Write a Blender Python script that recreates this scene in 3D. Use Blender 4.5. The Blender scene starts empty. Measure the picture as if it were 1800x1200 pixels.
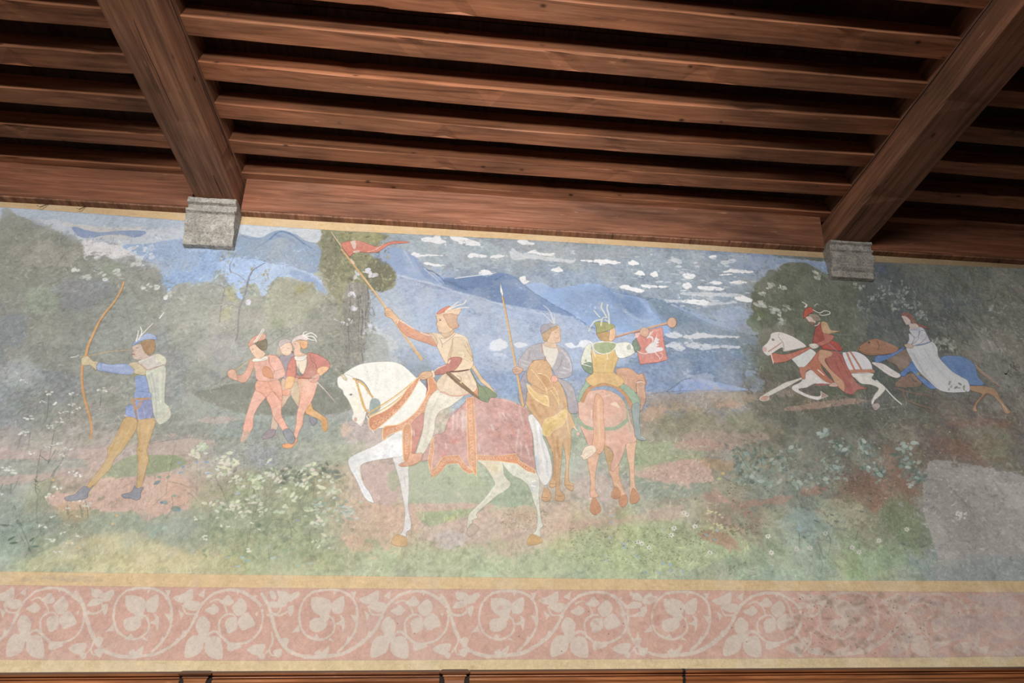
import bpy, bmesh, math, random
import numpy as np
from mathutils import Vector, Matrix, noise as mnoise

random.seed(7)
scene = bpy.context.scene
C = scene.collection

# ------------------------------------------------------------------ camera
YAW, PITCH, ROLL, FPX = math.radians(5.6136), math.radians(36.0162), math.radians(-0.7370), 904.64
EYE = np.array([0.0, -3.0, 1.6])
def cam_axes():
    cy, sy, cp, sp = math.cos(YAW), math.sin(YAW), math.cos(PITCH), math.sin(PITCH)
    fwd = np.array([sy*cp, cy*cp, sp]); rt = np.array([cy, -sy, 0.0]); up = np.cross(rt, fwd)
    c, s = math.cos(ROLL), math.sin(ROLL)
    return c*rt + s*up, -s*rt + c*up, fwd
RT, UP, FW = cam_axes()
cam = bpy.data.cameras.new('camera'); cam_o = bpy.data.objects.new('camera', cam); C.objects.link(cam_o)
cam.sensor_width = 36.0; cam.lens = FPX*36.0/1800.0; cam.clip_start = 0.05
cam_o.matrix_world = Matrix(((RT[0], UP[0], -FW[0], EYE[0]), (RT[1], UP[1], -FW[1], EYE[1]),
                             (RT[2], UP[2], -FW[2], EYE[2]), (0, 0, 0, 1)))
scene.camera = cam_o

# ------------------------------------------------------------------ world, lights, exposure
world = bpy.data.worlds.new('world'); scene.world = world; world.use_nodes = True
bg = world.node_tree.nodes['Background']
bg.inputs['Color'].default_value = (0.62, 0.74, 1.0, 1); bg.inputs['Strength'].default_value = 0.03
def spot(name, loc, target, energy, size_deg, blend, radius, color):
    l = bpy.data.lights.new(name, 'SPOT'); l.energy = energy; l.spot_size = math.radians(size_deg)
    l.spot_blend = blend; l.shadow_soft_size = radius; l.color = color
    o = bpy.data.objects.new(name, l); C.objects.link(o); o.location = loc
    o.rotation_euler = (Vector(target)-Vector(loc)).to_track_quat('-Z', 'Y').to_euler()
    return o
def area(name, loc, target, energy, sx, sy, color, spread=180):
    l = bpy.data.lights.new(name, 'AREA'); l.shape = 'RECTANGLE'; l.size = sx; l.size_y = sy; l.energy = energy; l.color = color; l.spread = math.radians(spread)
    o = bpy.data.objects.new(name, l); C.objects.link(o); o.location = loc
    o.rotation_euler = (Vector(target)-Vector(loc)).to_track_quat('-Z', 'Y').to_euler()
    return o
area('upper_wall_fill', (-1.0, -7.3, 4.45), (-1.1, 0, 1.4), 325, 5.6, 0.9, (1.0, 0.98, 0.95), 110)  # unseen fill lamp added to light the wall but spare the ceiling
spot('tall_window_light', (-0.5, -7.8, 1.15), (-0.15, -0.5, 4.75), 1850, 38, 0.85, 0.6, (1.0, 0.96, 0.92))
vs = scene.view_settings
vs.view_transform = 'Standard'; vs.look = 'None'; vs.gamma = 1.0; vs.use_curve_mapping = False
scene.display_settings.display_device = 'sRGB'
vs.exposure = 0.0

# ------------------------------------------------------------------ helpers
def lin(c):
    return tuple(((v/255.0)/12.92 if v <= 10 else ((v/255.0+0.055)/1.055)**2.4) for v in c)
def link(name, me, mat=None, parent=None):
    o = bpy.data.objects.new(name, me); C.objects.link(o)
    if mat is not None: me.materials.append(mat)
    if parent is not None: o.parent = parent
    return o
def from_bm(name, bm, mat, parent=None, smooth=False):
    me = bpy.data.meshes.new(name); bm.normal_update(); bm.to_mesh(me); bm.free()
    if smooth:
        for p in me.polygons: p.use_smooth = True
    return link(name, me, mat, parent)
def tag(o, label, cat, group=None):
    o['label'] = label; o['category'] = cat
    if group: o['group'] = group
    return o
def struct(o):
    o['kind'] = 'structure'; return o
def empty(name, loc=(0, 0, 0)):
    o = bpy.data.objects.new(name, None); C.objects.link(o); o.location = loc; o.empty_display_size = 0.1
    return o
def box_bm(x0, x1, y0, y1, z0, z1, bevel=0.0, segs=2):
    bm = bmesh.new(); bmesh.ops.create_cube(bm, size=1.0)
    for v in bm.verts:
        v.co = Vector((x0+(v.co.x+.5)*(x1-x0), y0+(v.co.y+.5)*(y1-y0), z0+(v.co.z+.5)*(z1-z0)))
    if bevel: bmesh.ops.bevel(bm, geom=bm.edges[:], offset=bevel, segments=segs, affect='EDGES', profile=0.6)
    return bm
def timber_bm(length, prof, jit, seed, step=0.12, sag=0.0, chips=0, axis_x=True, warp=0.0):
    """squared timber: the profile (closed list of a,b) swept along its length, edges slightly hewn and worn"""
    rnd = random.Random(seed); n = max(2, int(length/step)); bm = bmesh.new(); rings = []
    ph = rnd.random()*50
    chip = {}
    for k in range(chips): chip[(rnd.randint(1, n-1), rnd.choice(range(len(prof))))] = rnd.uniform(0.006, 0.013)
    cx = sum(p[0] for p in prof)/len(prof); cz = sum(p[1] for p in prof)/len(prof)
    for i in range(n+1):
        t = i/n; s = t*length; ring = []
        dz = -sag*4*t*(1-t); dy = warp*math.sin(t*math.pi*1.3+ph)
        for j, (a, b) in enumerate(prof):
            ja = mnoise.noise(Vector((s*1.7, j*3.1+ph, 1.0)))*jit + mnoise.noise(Vector((s*9, j*5.3+ph, 4.0)))*jit*.35
            jb = mnoise.noise(Vector((s*1.7, j*3.1+ph, 7.0)))*jit + mnoise.noise(Vector((s*9, j*5.3+ph, 9.0)))*jit*.35
            c = chip.get((i, j), 0)
            aa = a+ja+dy + (cx-a)*c/ max(abs(cx-a), .03); bb = b+jb+dz + (cz-b)*c/max(abs(cz-b), .03)
            ring.append(bm.verts.new((s, aa, bb) if axis_x else (aa, s, bb)))
        rings.append(ring)
    m = len(prof)
    for i in range(n):
        for j in range(m):
            q = (rings[i][j], rings[i][(j+1) % m], rings[i+1][(j+1) % m], rings[i+1][j])
            bm.faces.new(q)
    bm.faces.new(rings[0][::-1]); bm.faces.new(rings[-1])
    bmesh.ops.recalc_face_normals(bm, faces=bm.faces[:])
    return bm
def rect_prof(y0, y1, z0, z1, c=0.006):
    return [(y0+c, z0), (y1-c, z0), (y1, z0+c), (y1, z1), (y0, z1), (y0, z0+c)]
def bevelled(o, w=0.003):
    m = o.modifiers.new('bevel', 'BEVEL'); m.width = w; m.segments = 2; m.limit_method = 'ANGLE'; m.angle_limit = math.radians(35)
    return o

# ------------------------------------------------------------------ node materials
class NT:
    def __init__(s, name):
        s.m = bpy.data.materials.new(name); s.m.use_nodes = True; s.t = s.m.node_tree
        s.b = s.t.nodes['Principled BSDF']
    def n(s, typ, **kw):
        x = s.t.nodes.new(typ)
        for k, v in kw.items():
            if k.startswith('i_'):
                key = k[2:]; key = int(key) if key.isdigit() else key.replace('_', ' ')
                x.inputs[key].default_value = v
            else: setattr(x, k, v)
        return x
    def l(s, a, b): s.t.links.new(a, b)
    def ramp(s, fac, stops, interp='LINEAR'):
        r = s.n('ShaderNodeValToRGB'); e = r.color_ramp.elements; r.color_ramp.interpolation = interp
        while len(e) < len(stops): e.new(0.5)
        for el, (p, c) in zip(e, stops):
            el.position = p; el.color = (c[0], c[1], c[2], 1) if isinstance(c, (tuple, list)) else (c, c, c, 1)
        s.l(fac, r.inputs[0]); return r.outputs[0]
    def mix(s, fac, a, b, mode='MIX'):
        m = s.n('ShaderNodeMix', data_type='RGBA', blend_type=mode)
        if isinstance(fac, float): m.inputs[0].default_value = fac
        else: s.l(fac, m.inputs[0])
        for i, v in ((6, a), (7, b)):
            if isinstance(v, tuple): m.inputs[i].default_value = (v[0], v[1], v[2], 1)
            else: s.l(v, m.inputs[i])
        return m.outputs[2]
    def noise(s, vec, scale, detail=4, rough=.55, dist=0.0):
        x = s.n('ShaderNodeTexNoise'); x.inputs['Scale'].default_value = scale; x.inputs['Detail'].default_value = detail
        x.inputs['Roughness'].default_value = rough; x.inputs['Distortion'].default_value = dist
        s.l(vec, x.inputs['Vector']); return x.outputs[0]
def wood_mat(name, axis, dark, mid, light, rough=.62, knots=True, seed=0.0, spec=.25, grain=1.0):
    t = NT(name); tc = t.n('ShaderNodeTexCoord'); info = t.n('ShaderNodeObjectInfo')
    off = t.n('ShaderNodeVectorMath', operation='SCALE'); comb = t.n('ShaderNodeCombineXYZ')
    t.l(info.outputs['Random'], comb.inputs[0]); t.l(info.outputs['Random'], comb.inputs[1]); t.l(info.outputs['Random'], comb.inputs[2])
    t.l(comb.outputs[0], off.inputs[0]); off.inputs['Scale'].default_value = 37.0
    add = t.n('ShaderNodeVectorMath', operation='ADD'); t.l(tc.outputs['Object'], add.inputs[0]); t.l(off.outputs[0], add.inputs[1])
    mp = t.n('ShaderNodeMapping'); t.l(add.outputs[0], mp.inputs['Vector'])
    sc = [14.0, 14.0, 14.0]; sc[axis] = 0.7
    mp.inputs['Scale'].default_value = sc
    mb = t.n('ShaderNodeMapping'); t.l(add.outputs[0], mb.inputs['Vector'])
    sb = [2.4, 2.4, 2.4]; sb[axis] = 0.8; mb.inputs['Scale'].default_value = sb
    g = t.noise(mp.outputs[0], 2.2*grain, 7, .65, .6)
    big = t.noise(mb.outputs[0], 1.3, 3, .5, .3)
    col = t.ramp(g, [(.28, dark), (.5, mid), (.74, light)])
    tint = t.ramp(big, [(.3, (.55, .56, .58)), (.48, (1, 1, 1)), (.66, (1.25, 1.15, 1.1))])
    col = t.mix(1.0, col, tint, 'MULTIPLY')
    if knots:
        mk = t.n('ShaderNodeMapping'); t.l(add.outputs[0], mk.inputs['Vector'])
        sk = [7.5, 7.5, 7.5]; sk[axis] = 4.2; mk.inputs['Scale'].default_value = sk
        vo = t.n('ShaderNodeTexVoronoi'); vo.inputs['Scale'].default_value = 1.0; t.l(mk.outputs[0], vo.inputs['Vector'])
        kf = t.ramp(vo.outputs['Distance'], [(.0, 1.0), (.06, .75), (.11, .12), (.16, .0)])
        wn = t.noise(mk.outputs[0], .9, 1); km = t.ramp(wn, [(.44, 0.0), (.5, 1.0)])
        kk = t.n('ShaderNodeMath', operation='MULTIPLY'); t.l(kf, kk.inputs[0]); t.l(km, kk.inputs[1])
        col = t.mix(kk.outputs[0], col, tuple(v*.22 for v in dark))
    # worm holes and dust specks
    sp = t.noise(tc.outputs['Object'], 210.0, 1, .4); sm = t.ramp(sp, [(.18, 1.0), (.215, 0.0)])
    col = t.mix(sm, col, tuple(v*.2 for v in dark))
    md = t.n('ShaderNodeMapping'); t.l(add.outputs[0], md.inputs['Vector'])
    sd = [30, 30, 30]; sd[axis] = 4.5; md.inputs['Scale'].default_value = sd
    du = t.noise(md.outputs[0], 1.6, 3, .6); dm = t.ramp(du, [(.66, 0.0), (.8, .5)])
    col = t.mix(dm, col, tuple(min(1, v*1.9+.03) for v in light))
    t.l(col, t.b.inputs['Base Color'])
    rr = t.ramp(g, [(.3, rough+.12), (.7, rough-.08)]); t.l(rr, t.b.inputs['Roughness'])
    t.b.inputs['Specular IOR Level'].default_value = spec
    bp = t.n('ShaderNodeBump'); bp.inputs['Strength'].default_value = .35; bp.inputs['Distance'].default_value = .004
    t.l(g, bp.inputs['Height']); t.l(bp.outputs[0], t.b.inputs['Normal'])
    return t.m
W_D, W_M, W_L = (.12, .050, .026), (.29, .122, .062), (.42, .195, .105)
m_beam = wood_mat('hewn_brown_beam_wood', 1, (.085, .042, .026), (.215, .102, .058), (.33, .17, .105), seed=1)
m_joist = wood_mat('red_brown_joist_wood', 0, W_D, W_M, W_L, rough=.55)
m_plate = wood_mat('red_brown_wall_board', 0, (.095, .038, .020), (.20, .080, .042), (.31, .145, .085), rough=.6, knots=False)
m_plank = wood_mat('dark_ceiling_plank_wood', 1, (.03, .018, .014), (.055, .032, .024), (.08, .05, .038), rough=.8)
m_wains = wood_mat('varnished_walnut', 0, (.08, .028, .011), (.24, .09, .034), (.42, .18, .075), rough=.3, knots=False, spec=.5)
def dusty_top(m, z0, z1, c):
    t = m.node_tree; b = t.nodes['Principled BSDF']; old = b.inputs['Base Color'].links[0].from_socket
    tc = t.nodes.new('ShaderNodeTexCoord'); sx = t.nodes.new('ShaderNodeSeparateXYZ'); t.links.new(tc.outputs['Object'], sx.inputs[0])
    mr = t.nodes.new('ShaderNodeMapRange'); mr.inputs['From Min'].default_value = z0; mr.inputs['From Max'].default_value = z1; mr.clamp = True
    t.links.new(sx.outputs[2], mr.inputs['Value']); mx = t.nodes.new('ShaderNodeMix'); mx.data_type = 'RGBA'
    t.links.new(mr.outputs[0], mx.inputs[0]); t.links.new(old, mx.inputs[6]); mx.inputs[7].default_value = (*c, 1); t.links.new(mx.outputs[2], b.inputs['Base Color'])
dusty_top(m_wains, 1.766, 1.777, (.085, .052, .036))

def stone_mat():
    t = NT('weathered_grey_stone'); tc = t.n('ShaderNodeTexCoord'); v = tc.outputs['Object']
    n1 = t.noise(v, 9, 6, .65, .4); n2 = t.noise(v, 70, 4, .6); n3 = t.noise(v, 230, 2, .5)
    c = t.ramp(n1, [(.25, (.22, .215, .19)), (.5, (.34, .32, .285)), (.75, (.48, .45, .40))])
    c = t.mix(1.0, c, t.ramp(n2, [(.3, .52), (.5, 1.0), (.7, 1.2)]), 'MULTIPLY')
    c = t.mix(t.ramp(n3, [(.30, .75), (.42, 0.0)]), c, (.10, .10, .095))
    vo = t.n('ShaderNodeTexNoise'); vo.inputs['Scale'].default_value = 6; vo.inputs['Detail'].default_value = 3; t.l(v, vo.inputs['Vector'])
    vein = t.ramp(vo.outputs[0], [(.485, 0.0), (.5, .3), (.515, 0.0)])
    c = t.mix(vein, c, (.72, .70, .65)); t.l(c, t.b.inputs['Base Color'])
    t.b.inputs['Roughness'].default_value = .9; t.b.inputs['Specular IOR Level'].default_value = .15
    bp = t.n('ShaderNodeBump'); bp.inputs['Strength'].default_value = .8; bp.inputs['Distance'].default_value = .006
    ad = t.n('ShaderNodeMath', operation='ADD'); t.l(n1, ad.inputs[0]); t.l(n2, ad.inputs[1])
    t.l(ad.outputs[0], bp.inputs['Height']); t.l(bp.outputs[0], t.b.inputs['Normal']); return t.m
m_stone = stone_mat()
def plain(name, c, rough=.7, metal=0.0, ns=40, amt=.25):
    t = NT(name); tc = t.n('ShaderNodeTexCoord'); n = t.noise(tc.outputs['Object'], ns, 4)
    cc = t.ramp(n, [(.3, tuple(v*(1-amt) for v in c)), (.7, tuple(min(1, v*(1+amt)) for v in c))])
    t.l(cc, t.b.inputs['Base Color']); t.b.inputs['Roughness'].default_value = rough; t.b.inputs['Metallic'].default_value = metal
    return t.m
m_plaster = plain('old_lime_plaster', (.55, .50, .43), .92, ns=5, amt=.12)
m_side = plain('dim_side_plaster', (.20, .175, .145), .92, ns=4, amt=.2)  # unseen side walls toned dark to cut their bounce light
m_floor = plain('terracotta_floor', (.075, .045, .035), .6, ns=3, amt=.3)
m_iron = plain('rusty_black_iron', (.05, .035, .03), .6, .6)
m_dark = plain('dark_split_and_shade', (.012, .008, .006), .95)  # timber splits, also the near-black stand-in for cornice gap shade
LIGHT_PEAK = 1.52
# ------------------------------------------------------------------ the fresco: paint laid on the plaster, brush mark by brush mark
# Marks are set out on the wall plane (metres); the colours are divided by a tuned light table that leaves some light painted in.
PX0, PX1, PZ0, PZ1, PPM = -4.60, 6.40, 1.74, 4.96, 370
TW, TH = int((PX1-PX0)*PPM), int((PZ1-PZ0)*PPM)
BAS = np.array([RT, UP, FW])
def photo_to_wall(p):
    p = np.atleast_2d(np.asarray(p, float))
    r = np.stack([(p[:, 0]-900)/FPX, -(p[:, 1]-600)/FPX, np.ones(len(p))], 1) @ BAS
    t = 3.0/r[:, 1]
    return np.stack([EYE[0]+r[:, 0]*t, EYE[2]+r[:, 2]*t], 1)
def wall_to_photo(X, Z):
    d = (X-EYE[0], 3.0, Z-EYE[2])
    a = RT[0]*d[0]+RT[1]*d[1]+RT[2]*d[2]; b = UP[0]*d[0]+UP[1]*d[1]+UP[2]*d[2]; c = FW[0]*d[0]+FW[1]*d[1]+FW[2]*d[2]
    return 900+FPX*a/c, 600-FPX*b/c
def to_tex(p):
    w = photo_to_wall(p)
    return np.stack([(w[:, 0]-PX0)*PPM, (w[:, 1]-PZ0)*PPM], 1)
NR = np.random.RandomState(11)
def vnoise(h, w, cell, seed, cx=None):
    cx = cx or cell
    rs = np.random.RandomState(seed); gh, gw = int(h/cell)+3, int(w/cx)+3
    g = rs.rand(gh, gw).astype(np.float32)
    yy = np.arange(h, dtype=np.float32)/cell; xx = np.arange(w, dtype=np.float32)/cx
    yi = yy.astype(int); xi = xx.astype(int); fy = yy-yi; fx = xx-xi
    fy = fy*fy*(3-2*fy); fx = fx*fx*(3-2*fx)
    r0 = g[yi]; r1 = g[yi+1]; r = r0*(1-fy[:, None])+r1*fy[:, None]
    return r[:, xi]*(1-fx)[None, :]+r[:, xi+1]*fx[None, :]
def fbm(h, w, cell, seed, oct=4, stretch=1.0):
    o = np.zeros((h, w), np.float32); a = 1.0; s = 0
    for i in range(oct):
        c = max(1.6, cell/2**i); o += a*vnoise(h, w, c, seed+i*7, c*stretch); s += a; a *= .58
    return o/s
N_big, N_mid, N_fine = fbm(TH, TW, 120, 1, 4), fbm(TH, TW, 34, 31, 4), fbm(TH, TW, 7, 61, 3)
N_w1, N_w2, N_hor = fbm(TH, TW, 42, 91, 3), fbm(TH, TW, 42, 121, 3), fbm(TH, TW, 12, 151, 3, 3.5)
N_gr = NR.rand(TH, TW).astype(np.float32)
def hexc(s):
    if not isinstance(s, str): return np.asarray(s, np.float32)
    return np.array([int(s[i:i+2], 16) for i in (0, 2, 4)], np.float32)/255
canvas = np.zeros((TH, TW, 3), np.float32)
YY, XX = np.mgrid[0:TH, 0:TW].astype(np.float32)
PHX, PHY = wall_to_photo(PX0+(XX+.5)/PPM, PZ0+(YY+.5)/PPM)
PHX = PHX.astype(np.float32); PHY = PHY.astype(np.float32)
del YY, XX

GRID_Y = [380, 440, 500, 560, 620, 680, 740, 800, 860, 920, 980, 1030]
GRID = """b4bccb b0bccc aebccd aabdd4 a8bcd8 a8bfe0 c0ccd8 bccad8 9a9a78 a0a8a0 9fadb8 9aa8b2 96a3ae 8e9ba8 8a97a4 8793a0 8a99ae 8094b4 7488ac 7086ac 606a6c 626864 666c66 6a706a 6c726c
8b8c80 8c8d80 9a9c92 b4bcc6 94aed4 9ab8e2 8fa6c4 88a2c8 8a8c70 92a4c0 9aa8b0 9aa6ae 94a0a8 8c98a2 8894a0 8490a0 8694aa 7c90ac 7488a8 5a6258 5c6262 5c625e 60665f 646a62 686e66
8c8e82 889088 858c8c 8e958c 98a0a4 98a4a8 98a090 a0a48c 84866c 98a8bc 8ea0c4 7890b8 7088b0 80a0d0 7894b8 7c90a8 8494a8 8092ae 586055 565e54 50585a 545a58 5a605a 626860 6a6e66
7c8488 8a9488 868c8e 8e9896 949c98 a0a498 a0a494 949a84 88886e a0b0c8 9cb0d4 98acd2 8ea2c8 8498bc 7e98c4 6c88b0 6e86a8 7890b0 5a6054 565c52 545c5a 4c5456 545a58 60645e 6c6e66
808890 868e90 8a9494 8c9494 949a98 94989e 8c9698 868e8c 8a8a7c 9ca8b8 94a8cc 96aacc 92a6c8 90a4c8 8ea4cc 7c94b8 7088a8 6c84a4 606658 585c52 545a56 505650 565a54 6a6a62 6e6e66
8a9092 8a918e 8c908e 94948a 8e9290 94988a 868a80 848a80 7c8484 8c98a4 9ca8b4 94a8cc 90a6cc 90a6c8 90a6c8 8ca0c4 8098c4 7c8ea8 6a685a 5e5e54 565c54 545850 58584f 62625c 6c6c66
888e8e 8c908a 909088 929488 929890 8f978f 8c948c 8e968e 9a9a94 b8a49c c0aaa0 b0b498 a4b494 94a490 98a898 98907c 8f8670 8a8272 72705f 5e6054 5c5e54 5a5a52 5e5a52 665a52 68625a
a89a94 a49c92 aa9c94 b4a098 b8a49a a8a69a 9ca098 a0a494 b0b098 c0aea0 a8b494 a6b294 a4b494 9caa94 a0ae9a 9aa482 a89080 94907c 80826f 6e7264 6e7066 6c685c 6a5c50 745e52 6a6a5e
949c94 98987f b49e8a cca896 c8a490 a8a080 a0a282 a2a482 c0b08c ccb09c a8b694 b0b898 acb898 b8a898 b8aca0 a0a898 a09a88 94947c 80887a 7a8070 7c6658 76604f 7c7a78 868482 888784
7c8c84 82907c 9a9c7c 9fa484 98a48c 98a484 9aa47e 9ca47f cab294 d0b498 ccb49e d0b49f ccb49c c4b08f c0b08f aab484 a8a484 a08470 8e947a 7c9084 88886c 7a8266 807e7a 7e7c7a 848381
94a492 a0a884 bcb486 c8bc84 c8bc84 bcb886 b0b484 acb482 b4bc90 b4be92 b0bc92 b4c094 b4c096 b8c49a b0c090 a8b890 a8b28c 9aa884 94a482 8a9e86 84986c 80936e 788280 747e7c 707e7c
a0ac98 acb492 c0bc92 c8c090 c4c090 bcbc90 b4bc90 b4bc90 b8c49c b8c49c b8c49c b8c49c b8c4a0 b8c4a0 b4c4a0 b0bc9c a8b498 a0ac90 98a890 8ea08c 889c80 809078 788480 748080 707e7c"""
GA = np.stack([np.stack([hexc(h) for h in row.split()]) for row in GRID.split('\n')])
def smp(gx, gy):
    gx = np.clip(gx, 0, GA.shape[1]-1.001); gy = np.clip(gy, 0, GA.shape[0]-1.001)
    xi = gx.astype(int); yi = gy.astype(int); fx = (gx-xi)[..., None]; fy = (gy-yi)[..., None]
    fx = fx*fx*(3-2*fx); fy = fy*fy*(3-2*fy)
    return (GA[yi, xi]*(1-fx)+GA[yi, xi+1]*fx)*(1-fy)+(GA[yi+1, xi]*(1-fx)+GA[yi+1, xi+1]*fx)*fy
CHK = 128
for r0 in range(0, TH, CHK):
    s = slice(r0, min(TH, r0+CHK))
    wx_ = (N_w1[s]-.5)*95+(N_mid[s]-.5)*26; wy_ = (N_w2[s]-.5)*62+(N_hor[s]-.5)*22
    canvas[s] = smp((PHX[s]+wx_)/75.0, (PHY[s]+wy_-380)/60.0)
mott = 1+(N_mid-.5)*.22+(N_fine-.5)*.30+(N_big-.5)*.10
canvas *= mott[..., None]
canvas += ((fbm(TH, TW, 60, 201, 3)-.5)*.05)[..., None]*np.array([1, .2, -1.0], np.float32)
canvas += ((fbm(TH, TW, 26, 231, 3)-.5)*.04)[..., None]*np.array([-.5, 1, -.5], np.float32)

FR = [0.0, 0.0, 1.0]; FIG = [None]; FIGS = {}; LAST = [None]
def V(ox, oy, k=1.0): FR[:] = [ox, oy, k]
def fig(name): FIG[0] = name; FIGS.setdefault(name, [])
def pts(s):
    a = np.array(s.split() if isinstance(s, str) else s, float).reshape(-1, 2)
    return a/FR[2]+np.array([FR[0], FR[1]])
def catmull(p, closed=True, n=5):
    m = len(p); out = []
    for i in range(m if closed else m-1):
        if closed: a, b, c, d = p[(i-1) % m], p[i], p[(i+1) % m], p[(i+2) % m]
        else: a, b, c, d = p[max(i-1, 0)], p[i], p[i+1], p[min(i+2, m-1)]
        for k in range(n):
            t = k/n
            out.append(.5*((2*b)+(c-a)*t+(2*a-5*b+4*c-d)*t*t+(3*b-a-3*c+d)*t**3))
    if not closed: out.append(p[-1])
    return np.array(out)
SUB = 3
def raster(q, pad=3):
    x0 = int(max(0, math.floor(q[:, 0].min())-pad)); x1 = int(min(TW, math.ceil(q[:, 0].max())+pad+1))
    y0 = int(max(0, math.floor(q[:, 1].min())-pad)); y1 = int(min(TH, math.ceil(q[:, 1].max())+pad+1))
    if x1 <= x0 or y1 <= y0: return None
    h, w = y1-y0, x1-x0
    ys = y0+(np.arange(h*SUB)+.5)/SUB
    a = q; b = np.roll(q, -1, 0)
    lo = np.minimum(a[:, 1], b[:, 1]); hi = np.maximum(a[:, 1], b[:, 1]); ok = hi > lo
    a, b, lo, hi = a[ok], b[ok], lo[ok], hi[ok]
    hit = (ys[:, None] >= lo) & (ys[:, None] < hi)
    xc = a[:, 0]+(ys[:, None]-a[:, 1])*(b[:, 0]-a[:, 0])/(b[:, 1]-a[:, 1])
    xc = np.where(hit, xc, 1e9); xc.sort(1)
    acc = np.zeros((h, w+2)); n = int(hit.sum(1).max()) if len(hit) else 0
    rows = np.repeat(np.arange(h), SUB)
    for k in range(n):
        x = xc[:, k]; v = x < 1e8
        xx = np.clip(x[v]-x0, 0, w); xi = xx.astype(int); f = xx-xi; sg = 1.0 if k % 2 == 0 else -1.0
        np.add.at(acc, (rows[v], xi), sg*(1-f)); np.add.at(acc, (rows[v], np.minimum(xi+1, w+1)), sg*f)
    m = np.clip(np.cumsum(acc, 1)[:, :w]/SUB, 0, 1).astype(np.float32)
    return m, x0, y0
def blur(m, r):
    r = int(max(1, round(r)))
    for ax in (0, 1):
        for _ in (0, 1):
            c = np.cumsum(np.pad(m, [(r+1, r) if i == ax else (0, 0) for i in (0, 1)], mode='edge'), axis=ax)
            n = m.shape[ax]
            m = (np.take(c, np.arange(2*r+1, 2*r+1+n), ax)-np.take(c, np.arange(0, n), ax))/(2*r+1)
    return m
def scl(p):
    c = p.mean(0); t = to_tex([c, c+[6, 0], c+[0, 6]]); return math.sqrt(abs(np.cross(t[1]-t[0], t[2]-t[0])))/6
def lay(m, x0, y0, col, a=1.0, v=.05, clip=None):
    h, w = m.shape; sl = (slice(y0, y0+h), slice(x0, x0+w))
    if clip is not None:
        cm, cx, cy = clip; g = np.zeros_like(m)
        ax0, ay0 = max(x0, cx), max(y0, cy); ax1, ay1 = min(x0+w, cx+cm.shape[1]), min(y0+h, cy+cm.shape[0])
        if ax1 <= ax0 or ay1 <= ay0: return
        g[ay0-y0:ay1-y0, ax0-x0:ax1-x0] = cm[ay0-cy:ay1-cy, ax0-cx:ax1-cx]; m = m*g
    c = np.broadcast_to(hexc(col), (h, w, 3))*(1+((N_mid[sl]-.5)*1.6*v+(N_fine[sl]-.5)*2.0*v+(N_gr[sl]-.5)*.5*v)[..., None])
    m = (m*a)[..., None]; canvas[sl] = canvas[sl]*(1-m)+c*m
def P(col, s, r=0, so=0, v=.09, a=1.0, sm=1, o=None, ow=.9, clip=None, keep=True, oa=.75):
    p = pts(s); q = catmull(p) if sm and len(p) > 3 else p
    k = scl(p); t = to_tex(q); pad = 3+int((r*2+so*3)*k)
    res = raster(t, pad)
    if res is None: return
    m, x0, y0 = res
    if so: m = blur(m, so*k)
    if r:
        sl = (slice(y0, y0+m.shape[0]), slice(x0, x0+m.shape[1]))
        n = (N_fine[sl]-.5)*.9+(N_mid[sl]-.5)*1.1
        m = np.clip((blur(m, r*k)+n*1.1-.5)*3.2+.5, 0, 1)
    cl = LAST[0] if clip else None
    lay(m, x0, y0, col, a, v, cl)
    if keep: LAST[0] = (m, x0, y0)
    if FIG[0] and keep and a > .8: FIGS[FIG[0]].append((q, k))
    if o: stroke(np.vstack([q, q[:1]]), o, ow, a=oa, tex=False, jit=.5)
def seg_mask(t, wd):
    pad = wd.max()+2
    x0 = int(max(0, t[:, 0].min()-pad)); x1 = int(min(TW, t[:, 0].max()+pad+1)); y0 = int(max(0, t[:, 1].min()-pad)); y1 = int(min(TH, t[:, 1].max()+pad+1))
    if x1 <= x0 or y1 <= y0: return None
    m = np.zeros((y1-y0, x1-x0), np.float32)
    for i in range(len(t)-1):
        a, b = t[i], t[i+1]; wa, wb = wd[i], wd[i+1]; pp = max(wa, wb)+1.5
        bx0 = int(max(x0, min(a[0], b[0])-pp)); bx1 = int(min(x1, max(a[0], b[0])+pp+1)); by0 = int(max(y0, min(a[1], b[1])-pp)); by1 = int(min(y1, max(a[1], b[1])+pp+1))
        if bx1 <= bx0 or by1 <= by0: continue
        xs = np.arange(bx0, bx1)+.5; ys = (np.arange(by0, by1)+.5)[:, None]
        d = b-a; L = max(1e-6, d@d); u = np.clip(((xs-a[0])*d[0]+(ys-a[1])*d[1])/L, 0, 1)
        dist = np.hypot(xs-a[0]-u*d[0], ys-a[1]-u*d[1]); mm = np.clip(wa+(wb-wa)*u-dist+.5, 0, 1)
        sl = (slice(by0-y0, by1-y0), slice(bx0-x0, bx1-x0)); m[sl] = np.maximum(m[sl], mm)
    return m, x0, y0
def stroke(p, col, w, w2=None, a=1.0, v=.06, tex=True, clip=None, jit=0.0, fade=0, dry=0):
    k = scl(p); t = to_tex(p); n = len(t)
    wd = np.linspace(w, w if w2 is None else w2, n)*k*.5
    if jit: wd = wd*(1-jit*.5+jit*np.array([mnoise.noise(Vector((float(q[0])*.11, float(q[1])*.11, 0))) for q in t])*.9)
    wd = np.maximum(wd, .28)
    res = seg_mask(t, wd)
    if res is None: return
    m, x0, y0 = res
    if dry:
        sl = (slice(y0, y0+m.shape[0]), slice(x0, x0+m.shape[1])); m = m*np.clip((N_fine[sl]-.5+dry)*7+.5, 0, 1)
    if fade: m = blur(m, fade*k)
    lay(m, x0, y0, col, a, v, LAST[0] if clip else None)
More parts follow.
